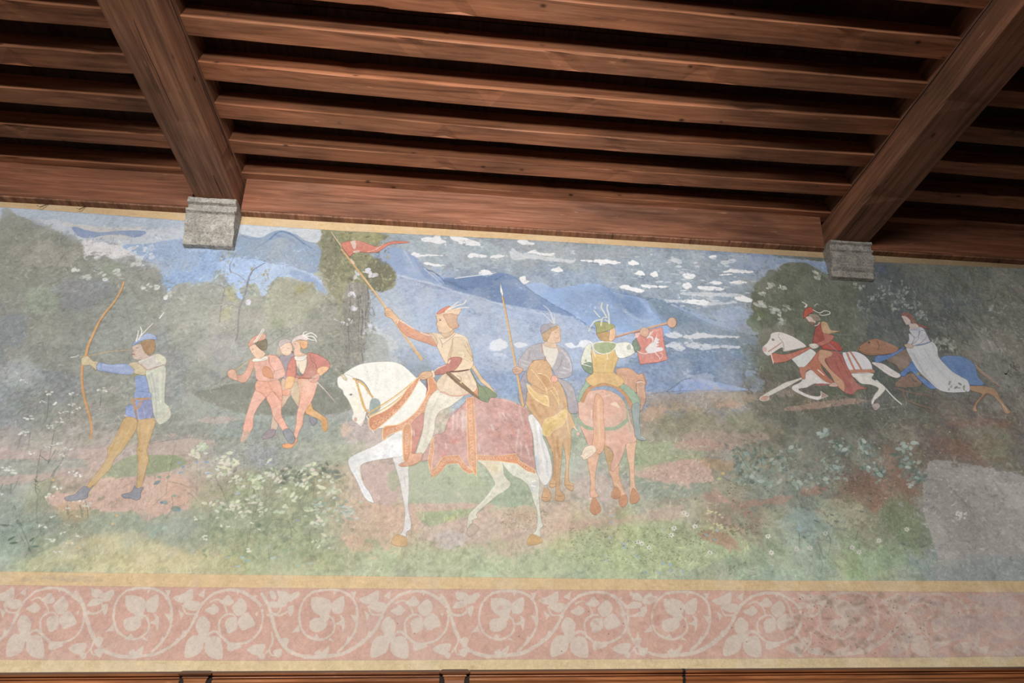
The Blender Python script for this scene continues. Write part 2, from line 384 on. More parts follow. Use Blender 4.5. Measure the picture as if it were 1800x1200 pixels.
def S(col, s, w=1.5, w2=None, a=1.0, sm=1, clip=None, jit=.2, fade=0, f=None, dry=0):
    p = pts(s); q = catmull(p, False, 5) if sm and len(p) > 2 else p
    stroke(q, col, w, w2, a, clip=clip, jit=jit, fade=fade, dry=dry)
    if f is None: f = w >= 3.4
    if FIG[0] and f:
        d = np.gradient(q, axis=0); d /= np.maximum(1e-6, np.hypot(d[:, 0], d[:, 1]))[:, None]; nn = np.stack([-d[:, 1], d[:, 0]], 1)
        ww = np.linspace(w, w if w2 is None else w2, len(q))[:, None]/2
        FIGS[FIG[0]].append((np.vstack([q+nn*ww, (q-nn*ww)[::-1]]), 1))
def leafp(x, y, L, wd, ang, col, a=1.0, col2=None):
    c, s = math.cos(ang), math.sin(ang)
    loc = np.array([(-.5, 0), (-.25, .42), (.15, .5), (.5, 0), (.15, -.5), (-.25, -.42)])*[L, wd]
    p = np.stack([x+loc[:, 0]*c-loc[:, 1]*s, y+loc[:, 0]*s+loc[:, 1]*c], 1)
    q = catmull(p, True, 3); res = raster(to_tex(q), 1)
    if res is None: return
    lay(*res, col, a, .06)
    if col2: stroke(np.array([[x-.4*L*c, y-.4*L*s], [x+.4*L*c, y+.4*L*s]]), col2, .7, a=.6)
def dab(x, y, rx, ry, col, a=1.0, ang=0, so=0):
    c, s = math.cos(ang), math.sin(ang); th = np.linspace(0, 2*math.pi, 12, endpoint=False)
    p = np.stack([x+rx*np.cos(th)*c-ry*np.sin(th)*s, y+rx*np.cos(th)*s+ry*np.sin(th)*c], 1)
    res = raster(to_tex(p), 1+int(so*3*2))
    if res is None: return
    m, x0, y0 = res
    if so: m = blur(m, so*scl(p))
    lay(m, x0, y0, col, a, .06)
RR = random.Random(5)
def scat(n, box, sz, cols, kind='dab', asp=(1.3, 2.4), ang=(-.5, .5), a=(.5, .9), clump=None, fn=None):
    """loose marks scattered over an area given as x0 y0 x1 y1"""
    x0, y0, x1, y1 = box
    for _ in range(n):
        if clump: cx, cy, sp = RR.choice(clump); x, y = RR.gauss(cx, sp), RR.gauss(cy, sp*.7)
        else: x, y = RR.uniform(x0, x1), RR.uniform(y0, y1)
        if fn and not fn(x, y): continue
        z = RR.uniform(*sz); A = RR.uniform(*ang); al = RR.uniform(*a); c = RR.choice(cols)
        if kind == 'dab': dab(x, y, z*RR.uniform(*asp)*.5, z*.5, c, al, A)
        elif kind == 'leaf': leafp(x, y, z*RR.uniform(*asp), z, A, c, al)
        elif kind == 'grass':
            L = z; b = RR.uniform(-.25, .25)*L
            stroke(np.array([[x, y], [x+b*.4, y-L*.55], [x+b, y-L]]), c, 1.0, .4, a=al)
        elif kind == 'hat': 
            L = z*2.2; stroke(np.array([[x-L*math.cos(A)*.5, y-L*math.sin(A)*.5], [x+L*math.cos(A)*.5, y+L*math.sin(A)*.5]]), c, z*.42, z*.2, a=al)

def broken(n, box, L, w, ang, amp=.16, a=(.25, .6), fn=None, grow=1.0):
    """short touches that pick up the paint beside them, a little lighter or darker"""
    x0, y0, x1, y1 = box
    xs = NR.uniform(x0, x1, n); ys = NR.uniform(y0, y1, n); tt = to_tex(np.stack([xs, ys], 1)).astype(int)
    off = NR.randint(-16, 17, (n, 2))
    for i in range(n):
        if fn and not fn(xs[i], ys[i]): continue
        tx = min(TW-1, max(0, tt[i, 0]+off[i, 0])); ty = min(TH-1, max(0, tt[i, 1]+off[i, 1]))
        f = 1+RR.uniform(-amp, amp*grow); c = np.clip(canvas[ty, tx]*f+(RR.uniform(-.02, .02), RR.uniform(-.01, .015), RR.uniform(-.025, .02)), 0, 1)
        A = RR.uniform(*ang); l = RR.uniform(*L)*.5; ww = RR.uniform(*w); cx, cy = xs[i], ys[i]
        dx, dy = math.cos(A)*l, math.sin(A)*l; b = RR.uniform(-.3, .3)*l
        stroke(np.array([[cx-dx, cy-dy], [cx-dy*.15+b*.2, cy+dx*.15], [cx+dx, cy+dy]]), c, ww, ww*.4, a=RR.uniform(*a), v=.08)
# ================================================================== sky, mountains, trees
V(0, 0)
# --- sky on the left
P('aebdd2', '0 360 60 366 160 374 330 388 330 440 300 452 260 440 230 430 190 428 150 428 130 424 95 408 80 392 60 384 0 380', r=2)
P('c6ccd6', '60 384 95 386 120 392 160 398 230 402 300 400 330 404 330 424 250 432 200 428 140 424 120 408 95 408 80 394', r=2.5, a=.6)
P('c9c6c4', '110 392 150 396 200 398 262 398 240 404 180 408 130 402', r=2, a=.7)
P('c6c2c0', '134 398 160 404 200 408 236 404 238 414 200 418 160 420 140 414', r=2, a=.7)
P('7f97c4', '125 400 134 398 150 404 178 408 210 405 255 406 250 414 236 418 220 414 190 413 160 418 145 417 132 409', r=1, a=.95)
P('d8d6da', '146 424 165 424 190 428 214 432 230 440 236 446 214 452 200 456 180 448 172 462 164 450 150 452 145 436', r=2.2)
P('8fb0e0', '215 432 262 428 330 420 330 440 345 446 380 448 386 460 378 480 366 494 340 498 310 500 296 512 285 492 280 468 262 458 244 450', r=1.5)
P('94aacc', '225 432 262 428 330 422 331 440 350 450 340 470 300 476 262 458 240 448', r=3, a=.6)
scat(26, (205, 432, 268, 460), (3, 7), ['d8dce4', 'c8d4e4'], asp=(1.2, 2.6), a=(.5, .9))
# --- big pale mountain right of the corbel
P('c2cfdd', '425 388 600 404 605 430 566 436 540 424 500 406 470 416 430 414', r=1)
P('8aa3c4', '420 414 455 418 470 412 482 406 497 405 520 412 540 424 562 428 566 440 560 470 550 480 520 476 480 462 440 452 420 450', r=1, v=.04)
S('5878ac', '455 432 472 422 486 410 497 407 512 412 524 420 534 428 548 436', 5, 2.5, .75, jit=.7)
S('5878ac', '486 414 505 418 520 428 512 434 500 424', 6, 3, .5, jit=.7, fade=1.5)
P('92a4b6', '440 424 470 424 495 420 520 432 512 448 480 456 440 446', r=4, a=.55)
S('6c7890', '424 413 440 420 460 420', 1.4, .8, .6)
P('9fbdec', '415 452 440 452 480 462 505 462 530 474 558 486 572 506 576 518 560 514 552 506 554 498 530 492 500 486 486 488 470 504 470 514 460 520 452 500 440 498 420 508 428 524 420 524 410 510 398 492 390 480 380 470 390 458', r=1.2)
P('7b9bd0', '508 474 530 478 552 488 570 504 576 517 562 514 548 498 520 490', r=2, a=.8)
S('5c6c88', '424 453 450 455 480 463 500 464', 1.2, .8, .7); S('5c6c88', '502 462 520 470 540 476', 1, .7, .5)
# --- sky right of the big tree with grey cloud
P('95a5b2', '640 408 760 414 900 424 1100 436 1330 452 1440 458 1450 478 1400 470 1370 468 1340 500 1328 540 1310 560 1250 560 1180 530 1140 522 1108 518 1080 506 1040 500 980 508 940 500 905 485 885 482 860 486 800 490 760 478 740 462 712 440 680 436 660 434', r=2, a=.55, v=.1)
scat(700, (700, 424, 1420, 560), (1.2, 3.2), ['8894a0', 'a4b0ba', '7c8a98', '9a9ca4', 'acb6be'], a=(.15, .4), fn=lambda x, y: y < 545-(1100-x)*.07 and y > 404+(x-600)*.058)
P('a7b8c4', '700 424 760 424 900 436 940 452 860 466 760 470 730 452', r=6, a=.4)
P('95a1ac', '900 430 1060 438 1120 448 1060 462 960 460 900 452', r=6, a=.5)
P('7f95b8', '1290 452 1448 460 1452 482 1400 464 1370 466 1350 490 1300 486', r=2, a=.8)
P('7088b0', '1360 458 1444 462 1452 482 1420 470 1400 462', r=1, a=.7)
def cloud(s, a=1.0, c='e2e5ea'): P(c, s, r=1.0, a=a, v=.03)
for s in ['740 420 752 416 762 418 766 412 775 413 774 420 783 424 775 428 760 426 748 424', '790 414 800 412 812 416 822 420 838 424 846 431 830 432 812 430 804 424 794 420',
          '911 423 925 421 930 425 940 427 938 431 925 430 918 430', '720 448 730 443 738 447 758 447 790 449 740 451 730 452', '822 450 830 444 842 447 856 449 852 453 836 452 826 453',
          '744 463 752 460 765 464 800 467 760 467', '860 452 875 448 888 450 876 453', '842 480 848 474 858 474 866 480 862 486 850 485', '928 444 938 439 950 444 966 445 974 444 970 450 950 449 940 446',
          '968 474 976 471 982 468 990 474 993 477 980 478', '1018 457 1034 456 1060 456 1084 459 1092 461 1080 464 1060 464 1056 467 1050 462 1030 460', '1104 462 1112 457 1124 464 1110 466',
          '1116 480 1126 475 1134 483 1122 484', '1142 481 1152 477 1158 483 1152 488 1144 485', '1088 504 1100 500 1112 504 1132 510 1126 515 1112 512 1094 508', '1126 500 1146 501 1178 503 1160 506 1134 505',
          '1210 486 1218 480 1222 486 1212 488', '1200 482 1210 481 1220 484 1218 490 1204 488', '1270 478 1285 472 1300 474 1326 476 1316 480 1286 479', '1262 483 1280 480 1290 482 1284 484 1264 484',
          '1242 497 1258 494 1272 497 1260 500', '1200 500 1212 497 1216 505 1204 508', '1226 504 1250 502 1276 508 1262 511 1236 509', '1282 496 1300 493 1314 496 1290 499', '1246 451 1256 448 1258 452 1250 453',
          '912 488 922 485 926 492 930 495 920 499', '1290 523 1306 520 1320 525 1325 530 1306 530', '1200 528 1230 527 1246 530 1240 536 1216 534 1204 531']: cloud(s)
for s in ['900 436 912 444 930 446 950 449 980 454 1010 458 1000 462 960 458 930 454 900 456', '1266 460 1290 454 1290 462 1272 464', '1200 514 1240 514 1300 516 1300 521 1240 520 1200 518',
          '1200 530 1240 532 1290 530 1290 533 1240 537', '1170 526 1200 528 1198 532 1174 531', '1180 450 1198 458 1196 464 1182 460']: cloud(s, .55)
scat(60, (1150, 450, 1330, 540), (2, 4), ['d8dee8', 'b8c4d4', 'c8d0dc'], asp=(2, 5), ang=(-.1, .15), a=(.35, .8))
scat(40, (760, 430, 1150, 500), (1.5, 3), ['d0d6da', 'c0c8d0'], asp=(2, 6), ang=(-.05, .15), a=(.25, .6))
# --- blue mountains
P('8ba4d0', '660 436 700 436 712 440 730 452 740 462 748 472 760 482 780 486 784 500 730 490 700 486 672 484 664 460', r=.8, v=.04)
P('a0b4d4', '708 438 716 448 728 480 716 478 712 460', so=2, a=.6)
S('c4d0e8', '710 440 718 452 730 478', 2.2, 1, .8, fade=1)
P('7b94c4', '728 450 760 482 784 500 770 496 745 486', r=1, a=.8)
P('6f8cbc', '780 490 800 488 850 484 870 482 885 480 905 487 925 505 945 516 980 534 1010 552 1034 570 1000 568 930 556 880 540 830 520 790 504', r=.8, v=.05)
P('5a78ac', '850 484 885 480 884 500 880 520 884 536 860 528 830 512 800 502 780 492', so=3, a=.55)
P('4f6c98', '778 492 790 494 805 500 822 508 812 508 795 500', so=1, a=.7)
S('4f6490', '750 474 762 478 775 488 784 500', 4, 1.5, .75, jit=.6); S('c2cfe6', '746 472 762 486 776 500', 2, 1, .7)
S('48608c', '870 492 880 486 892 482', 3.5, 2, .6, jit=.6); S('e4e8f0', '800 489 830 485 860 481 872 479', 2.2, 1.2, .85)
S('46608e', '905 487 930 508 960 528 990 545 1020 562 1034 571', 1.5, 1, .6, jit=.8)
P('86aae0', '925 500 945 497 960 502 978 507 1000 503 1035 498 1060 502 1080 513 1100 518 1124 522 1140 530 1160 552 1178 572 1170 590 1130 588 1080 586 1040 574 1010 554 970 532 940 514', r=.8, v=.05)
P('7a96c0', '990 512 1030 508 1060 505 1100 522 1130 540 1150 562 1130 580 1080 570 1040 560 1000 540', so=8, a=.75, v=.06)
P('5f80ae', '1060 503 1080 514 1110 520 1128 526 1134 545 1110 556 1085 540 1070 520', so=5, a=.75)
S('b4c8ea', '1096 545 1112 556 1130 564 1150 562', 5, 2.5, .7, fade=2); S('a8bce4', '1126 526 1138 540 1146 554', 6, 4, .6, fade=2)
S('46608e', '1060 501 1080 512 1108 519 1124 522 1136 532', 1.3, .8, .65, jit=.8)
P('98aed6', '1180 532 1210 545 1240 556 1262 566 1252 548 1280 540 1300 538 1318 556 1330 580 1330 588 1290 584 1250 572 1200 552', r=1.5, a=.55)
S('4c6080', '1136 528 1146 524 1160 528 1178 536 1196 545 1214 553 1240 566 1270 576 1300 584 1334 592', 1.5, .9, .7, jit=.8)
P('70889e', '1140 528 1170 534 1214 554 1262 576 1330 592 1330 606 1250 604 1190 600 1180 580 1160 560 1142 540', r=3, a=.65, v=.08)
# nearer slope and lake-blue plain
P('9fb2d2', '640 486 668 494 690 486 700 487 730 492 760 506 800 512 850 526 900 538 950 548 1000 556 1034 574 1060 580 1120 588 1140 600 1100 640 1000 650 900 650 800 640 720 640 680 600 650 560', r=2, v=.07, a=.8)
S('c3d0ea', '664 492 690 487 702 484 730 492 765 500 800 512 840 522 880 534 960 548 985 552', 4.5, 2, .7, fade=1)
S('c3d0ea', '880 536 930 548 960 551 990 556', 3, 1.2, .5, fade=1)
scat(420, (680, 500, 1030, 700), (1.5, 4), ['94a6c4', 'b0c0dc', '8898b4', 'a4b4d4', 'a0acbc'], a=(.12, .35))
P('a9b5bf', '640 500 690 500 720 540 720 600 690 640 650 640 630 570', r=8, a=.45)
cloud('862 612 866 600 878 596 888 600 896 606 888 612 876 616', .9, 'd4dcea'); cloud('904 602 916 602 928 606 918 611 906 610', .85, 'd4dcea')
cloud('992 604 1004 602 1012 608 1022 598 1034 598 1044 606 1030 610 1014 610 1002 612', .95, 'd8e0ec'); cloud('866 622 880 620 892 626 876 626', .6, 'c4cede')
for s in ['1168 608 1184 600 1196 606 1204 612 1196 618 1184 612', '1200 592 1216 588 1232 585 1250 588 1280 590 1304 591 1290 594 1250 593 1220 595', '1206 607 1220 602 1240 604 1262 606 1300 608 1296 613 1270 611 1240 615 1216 611',
          '1170 586 1190 586 1200 590 1186 594 1172 592', '1208 604 1212 600 1200 604']: cloud(s, .95, 'c6cedb')
P('6c88b2', '700 640 800 650 900 650 1000 655 1100 640 1180 620 1300 620 1330 640 1300 680 1180 690 1100 694 1000 700 840 700 700 680', r=8, a=.3, v=.1)
scat(700, (1130, 600, 1330, 690), (1.5, 4), ['7690b4', '8ca0bc', '6078a0', '94a8c4'], a=(.15, .45))
scat(350, (700, 630, 1060, 700), (1.5, 4), ['94a4b8', 'acbcd0', '8094b4'], a=(.15, .45))
P('88a2d8', '1186 684 1200 670 1230 666 1262 672 1300 680 1312 686 1200 690', r=.8); S('44587c', '1172 688 1186 678 1200 668 1216 664', 1.2, .8, .7)
P('9cacc8', '1210 664 1230 656 1250 656 1254 670 1262 680 1240 674', r=3, a=.6); S('98a8b8', '1282 646 1288 666 1298 686', 7, 4, .5, fade=1.5, dry=.1)
P('90a8cc', '1314 650 1330 656 1346 672 1340 688 1320 690 1312 676', r=4, a=.5)
P('6f7468', '1308 672 1318 662 1330 666 1330 678 1312 680', r=4, a=.6)
S('3d4c66', '1130 694 1180 688 1250 686 1310 686', 1.2, .8, .7, jit=.8)

# --- left wood
P('8c8c7f', '0 382 30 379 55 386 72 394 80 402 96 408 124 412 140 424 148 432 146 452 160 458 180 450 200 456 214 452 236 452 246 468 278 476 284 500 290 520 280 560 260 640 150 660 40 640 0 600', r=3, a=.6, v=.09)
P('878a7c', '0 384 60 388 110 412 140 440 130 470 60 500 0 500', r=8, a=.7, v=.09)
P('a9a59c', '60 430 110 424 140 440 120 462 60 470 30 480', r=7, a=.4)
P('8da07f', '180 470 200 464 214 474 206 486 190 484', so=5, a=.65); P('8f9c88', '48 510 80 502 104 512 108 530 96 548 60 552 50 536', r=4, a=.75)
P('7c8190', '100 500 130 486 190 500 200 520 160 540 120 548 100 530', r=8, a=.5); P('76808c', '0 560 30 550 50 570 40 600 0 610', r=8, a=.6)
P('a2b0b6', '10 640 40 630 80 650 90 680 50 690 20 670', r=8, a=.35); P('97a49f', '200 520 230 512 250 560 240 600 190 620 170 580', r=10, a=.35)
scat(46, (120, 450, 300, 520), (3, 7), ['d4d6d2', 'c4c8c4', 'dcdcda'], asp=(1.2, 2.2), ang=(-.8, 0), a=(.6, .95), clump=[(130, 470, 5), (152, 487, 4), (176, 482, 6), (206, 478, 5), (240, 466, 7), (252, 506, 7), (272, 502, 6), (300, 522, 6), (322, 526, 5)])
scat(900, (0, 400, 300, 700), (1.2, 4), ['9ca09a', '727872', '848c90', 'a4a89c', '6c7074', '90989c'], asp=(1.3, 3), ang=(-1.2, .2), a=(.18, .45), fn=lambda x, y: y > 396+max(0, x-60)*.3)
for s in ['80 478 92 466 104 458 112 448 116 436', '0 446 10 447 16 446', '100 466 108 452 118 444 138 436']: S('5c5c54', s, 1.2, .6, .6, jit=.8)
# --- middle wood and its bare birches
P('9d9f90', '305 506 320 496 345 496 380 500 400 506 415 520 424 530 440 520 462 524 470 516 486 492 500 488 530 494 552 506 580 520 600 540 600 640 420 660 340 640 300 600 296 540', r=3, a=.65, v=.08)
P('a4a68c', '480 500 500 490 540 500 560 520 540 560 500 580 470 560', r=7, a=.6); P('9c935c', '520 506 530 500 540 504 534 514 524 514', so=4, a=.8)
P('83887c', '540 550 570 530 600 540 600 640 560 640 530 600', r=8, a=.55); P('8e9478', '478 566 496 560 500 572 484 580', r=3, a=.7)
P('b0ac74', '396 508 406 502 418 508 412 520 416 530 404 528 398 518', r=2, a=.55); P('b0ac74', '390 546 404 540 406 554 398 562 388 556', r=2, a=.55)
P('9899a0', '375 590 400 580 430 600 420 640 380 640', r=8, a=.5)
S('84808a', '434 504 430 520 424 534 420 548 419 566 417 590 412 604', 4.5, 3.5, .95, jit=.5); S('a9a49c', '392 552 396 570 390 600 388 620', 4, 2.5, .6, jit=.5)
S('7c7884', '434 504 437 490 444 476 455 468 466 462', 4, 1.4, .95); S('8f8b90', '436 494 448 490 456 484', 2, 1, .8); S('8f8b90', '432 494 420 484 408 478 400 470', 2.2, .8, .7)
S('74706c', '386 566 388 546 392 520 394 506 380 500 366 498', 2, .8, .6); S('74706c', '419 540 408 536 390 534 376 534 368 526', 2, .8, .6); S('6c6870', '406 480 404 466 412 450 418 440', 1.5, .8, .6); S('8c8880', '464 524 460 516 452 508', 1.5, .8, .6)
scat(60, (380, 436, 480, 520), (2, 4.5), ['8c9078', '989a80', '7c8470', 'a8a88c'], kind='leaf', asp=(1, 1.8), ang=(-2, 1), a=(.5, .8), clump=[(390, 452, 6), (404, 444, 6), (410, 500, 6), (466, 480, 6), (470, 488, 5), (446, 470, 5), (392, 478, 7), (400, 462, 6), (441, 503, 3), (468, 520, 6)])
P('d3d4e6', '431 530 438 526 441 533 434 537', r=.6)
scat(700, (300, 510, 600, 690), (1.2, 4), ['a8aa9c', '848a80', '98a0a0', '8c8e84', 'b0b0a0', '9498a4'], asp=(1.3, 3), ang=(-1.2, 1.2), a=(.18, .42))
# --- tall dark tree behind the pennant
P('8a8b68', '568 402 600 406 640 408 682 412 680 420 668 424 668 436 640 434 664 458 690 470 697 486 694 500 686 508 668 514 654 510 640 514 640 560 622 560 600 560 596 530 580 510 564 470 562 455 570 444 560 430 564 416', r=2.5, v=.14)
P('9c9a5e', '600 408 640 410 672 414 664 424 620 422 596 418', r=4, a=.6); P('6b6a54', '660 450 688 470 694 494 672 512 650 506 640 480', r=3, a=.75, v=.12)
P('767862', '566 420 590 414 600 440 590 480 600 520 580 510 566 470', r=5, a=.55)
scat(520, (565, 405, 698, 520), (1.6, 4.2), ['5c5c48', 'a09e74', '74745c', 'b0ac80', '888a64'], ang=(-1.5, 1.5), a=(.25, .65), fn=lambda x, y: (x-620)**2/4200+(y-450)**2/4600 < 1 or (x-665)**2/900+(y-485)**2/850 < 1)
P('85837c', '612 500 630 496 646 506 652 530 648 570 642 600 640 636 630 640 606 636 604 600 600 560 606 520', r=2, a=.9, v=.1)
P('82857a', '560 600 590 560 606 560 610 640 640 650 700 640 716 612 728 608 740 616 760 640 780 700 700 760 600 700 560 660', r=6, a=.3)
for s, w in [('636 512 634 530 638 560 634 600 638 632', 3.5), ('646 506 648 530 642 556 644 590 640 625', 2.5), ('614 500 616 530 612 570 614 610 612 630', 2), ('628 520 632 550 630 580 632 620', 2), ('654 540 658 550 656 556 648 548', 2)]: S('5c5a5c', s, w, w*.5, .7, jit=.6)
for s in ['620 500 624 530 620 570', '640 520 640 560 638 600', '632 500 636 530 632 570 635 610']: S('a8a6ac', s, 2, 1.2, .55, jit=.6)
scat(34, (600, 480, 660, 600), (4, 8), ['cdd0e0', 'c0c4cc', 'd8dae6'], asp=(.8, 1.5), ang=(-1, 1), a=(.7, .95), clump=[(625, 481, 4), (646, 475, 3), (654, 482, 3), (614, 517, 3), (620, 519, 2), (621, 541, 2), (612, 560, 5), (606, 570, 4), (648, 585, 9), (662, 590, 6)])
P('b8c0c4', '642 582 660 574 680 584 696 600 700 612 684 620 668 600 650 590', r=3, a=.6)
P('8f9690', '644 590 660 586 676 596 684 616 676 640 644 636', r=3, a=.7)
scat(700, (560, 520, 660, 680), (1.5, 4.5), ['9c9a84', '6f7068', 'a8a478', '84867c', 'b8b4a0', '606058'], ang=(-1.5, 1.5), a=(.12, .4))
# --- bush behind the huntsman
P('5d6454', '1364 480 1372 468 1384 462 1412 461 1424 465 1452 482 1466 494 1540 496 1530 560 1500 640 1440 640 1380 640 1340 600 1332 560 1322 540 1324 516 1330 498 1338 496 1342 488 1352 490', r=1.2, v=.12)
for cx, cy, rr, c in [(1346, 494, 9, '5f6654'), (1336, 504, 10, '656a58'), (1330, 520, 9, '5c624f'), (1330, 538, 9, '666650'), (1336, 556, 11, '5a6848'), (1322, 566, 9, '5e7050'), (1330, 576, 8, '647454'), (1356, 482, 9, '5c6450'), (1352, 590, 16, '6e6e60'), (1376, 582, 18, '6f6f62'), (1342, 600, 9, '6a6a58')]:
    dab(cx, cy, rr*1.15, rr*.95, c, .85, so=.5)
P('6c7264', '1400 490 1440 480 1480 500 1460 540 1400 530', r=8, a=.5); P('474c38', '1376 528 1392 524 1410 520 1404 536 1386 540', so=4, a=.6); P('525a4c', '1420 500 1500 500 1480 600 1430 560', r=9, a=.35)
scat(300, (1330, 470, 1500, 640), (2, 6), ['4c5444', '6c7264', '5c6454', '78786c'], ang=(-1.5, 1.5), a=(.15, .4))
scat(44, (1330, 490, 1400, 570), (2.5, 6), ['b0b4ac', '9ca094', 'c0c2bc'], asp=(1.6, 2.8), ang=(.2, .9), a=(.6, .95), clump=[(1340, 517, 3), (1356, 499, 3), (1352, 504, 3), (1336, 534, 4), (1345, 546, 5), (1362, 545, 4), (1374, 548, 4), (1370, 562, 4), (1383, 540, 2), (1333, 559, 2), (1437, 488, 2.5), (1376, 507, 3), (1434, 478, 1.5)])
# --- shaded forest on the right
P('59605c', '1500 500 1540 470 1600 470 1640 500 1650 560 1640 640 1560 650 1500 620', r=10, a=.4, v=.12)
P('4b5358', '1520 480 1550 462 1580 470 1600 520 1590 560 1530 560 1510 530', r=9, a=.55); P('4a5a78', '1542 470 1552 466 1558 478 1548 484', so=3, a=.7)
P('747268', '1660 560 1700 540 1760 520 1800 540 1800 720 1740 720 1700 660 1680 610', r=10, a=.45, v=.1); P('80807a', '1700 600 1730 580 1770 620 1790 690 1760 690 1720 640', r=8, a=.4)
for s, w, c in [('1540 530 1548 560 1556 590 1562 610', 7, '5a6058'), ('1560 530 1568 556 1576 590', 6, '50564f'), ('1640 530 1650 556 1660 584', 6, '666860'), ('1652 530 1660 560 1668 590', 4, '4e544e'), ('1690 500 1706 530 1730 570 1760 620 1780 660', 4, '5a5850'),
                ('1700 560 1730 600 1744 640', 5, '7c7a72'), ('1740 600 1752 640 1766 680', 3, '8a8880'), ('1664 510 1690 560 1720 610', 3, '5a5c56'), ('1636 516 1700 600', 2, '4e524c'), ('1780 540 1790 580 1800 610', 3, '62625a')]: S(c, s, w, w*.7, .75, jit=.5, fade=.6)
scat(900, (1480, 478, 1800, 740), (1.5, 5), ['484e4c', '6c7068', '787870', '5a605c', '84847c', '545450'], asp=(1.4, 4), ang=(.3, 1.4), a=(.12, .38))
scat(110, (1505, 490, 1640, 560), (2, 5), ['8a918c', '9aa09a', '747c78'], kind='leaf', asp=(1.3, 2), ang=(-1.5, 1.5), a=(.45, .9), clump=[(1514, 502, 5), (1510, 538, 8), (1534, 526, 6), (1552, 512, 8), (1580, 520, 12), (1600, 530, 10), (1612, 540, 8), (1620, 552, 6), (1572, 540, 6), (1590, 505, 12)])
scat(50, (1640, 590, 1700, 620), (2, 5), ['8a8f84', '7c8278', '9a9c90'], kind='leaf', asp=(1.6, 2.6), ang=(-1.5, 1.5), a=(.5, .9), clump=[(1652, 600, 6), (1664, 604, 8), (1676, 608, 6)])
for s in ['1696 566 1690 560 1684 568 1686 574', '1688 600 1700 606 1712 608', '1700 600 1704 608 1712 614', '1732 530 1748 524 1752 512', '1508 536 1524 536 1536 532', '1600 524 1620 528 1644 530']: S('3c3e3a', s, 1.6, .7, .7)
scat(60, (1740, 530, 1800, 620), (1.5, 4), ['9a9a92', '8c8c84'], a=(.3, .8), ang=(-1, 1)); dab(1768, 657, 2.5, 1.4, '141414', .95); S('141414', '1770 656 1774 650', 1, .6, .9)
scat(60, (1775, 620, 1790, 660), (.8, 1.8), ['3c3c38'], a=(.4, .9), clump=[(1784, 647, 6)])

# ================================================================== ground
P('7d8174', '340 690 370 684 400 676 440 672 500 676 560 672 600 690 616 712 612 722 580 728 520 730 470 728 440 728 400 718 370 708', r=1.5, v=.06)
P('92968a', '320 650 345 640 360 652 346 684 330 690 318 670', r=5, a=.6)
P('92a09c', '340 712 400 722 440 730 520 732 580 730 612 724 640 730 650 760 600 780 500 760 440 770 360 760 330 740', r=4, a=.6, v=.09)
P('94968a', '240 738 300 730 340 712 370 722 370 760 300 770 256 778', r=4, a=.6, v=.1)
P('b8a298', '350 736 380 732 416 734 414 740 380 744 354 742', r=1.5, a=.8); P('b8a298', '290 764 308 761 310 768 296 768', r=1.5, a=.8)
P('bca69a', '256 780 300 772 340 770 380 776 370 792 310 800 262 796', r=2, a=.75); S('56584e', '262 780 300 773 350 768', 1.1, .6, .5)
P('bfa096', '142 796 186 784 200 788 184 806 150 808', r=2, a=.8); P('b8a098', '0 790 40 792 90 796 88 808 40 806 0 806', r=3, a=.75); S('5c6058', '14 810 30 811 60 806 100 810 160 806', 1.3, .8, .5)
P('949e98', '0 808 60 810 120 806 150 812 150 830 90 834 40 836 0 834', r=3, a=.6)
P('b89f96', '0 838 40 834 90 830 150 820 146 830 100 838 60 846 20 852 0 852', r=3, a=.75)
P('939e78', '192 822 216 806 240 800 262 800 310 800 330 812 310 824 262 834 210 840 180 840', r=2, v=.1)
P('99a080', '210 760 250 740 264 748 262 776 240 780 200 790', r=5, a=.4)
P('cda796', '130 868 160 846 200 842 262 836 300 832 330 842 346 856 348 872 336 888 330 896 290 902 262 914 250 912 236 898 190 900 160 896 110 896 86 884 80 872 100 864', r=2.2, v=.08)
P('d2a78c', '290 844 330 842 346 860 342 880 330 894 300 880', r=3, a=.5)
P('b79a70', '100 888 140 886 160 900 150 920 110 918', r=4, a=.55)
P('7c8c80', '30 870 80 880 110 906 150 910 200 904 262 906 300 926 260 930 200 938 150 950 100 976 40 980 0 960 0 880', r=7, a=.35, v=.14)
P('93a08c', '150 906 200 900 250 910 262 930 180 938 140 930', r=5, a=.6, v=.12)
P('c3b888', '80 965 130 950 190 935 250 936 262 950 320 960 380 974 420 990 420 1004 300 1004 100 1000 40 1000 60 980', r=9, a=.32, v=.1)
P('88a092', '250 930 300 920 330 936 310 960 270 950', r=5, a=.5); P('8d9a8c', '300 900 350 900 370 930 350 970 310 960', r=7, a=.55, v=.12)
# plant bank in the middle foreground
P('94a07c', '330 880 380 850 440 840 520 850 580 860 600 880 610 930 600 960 540 985 450 985 390 970 350 930', r=9, a=.45, v=.15)
P('969c96', '330 790 400 776 440 784 490 790 500 812 470 830 430 820 380 800', r=6, a=.6, v=.14); P('8f959c', '440 786 480 788 490 806 460 822 436 806', r=6, a=.5, v=.15)
P('a69878', '310 820 340 830 380 850 396 880 370 890 350 876 346 850', r=5, a=.5)
P('a3ae94', '560 740 640 760 640 800 600 820 560 800', r=8, a=.4)
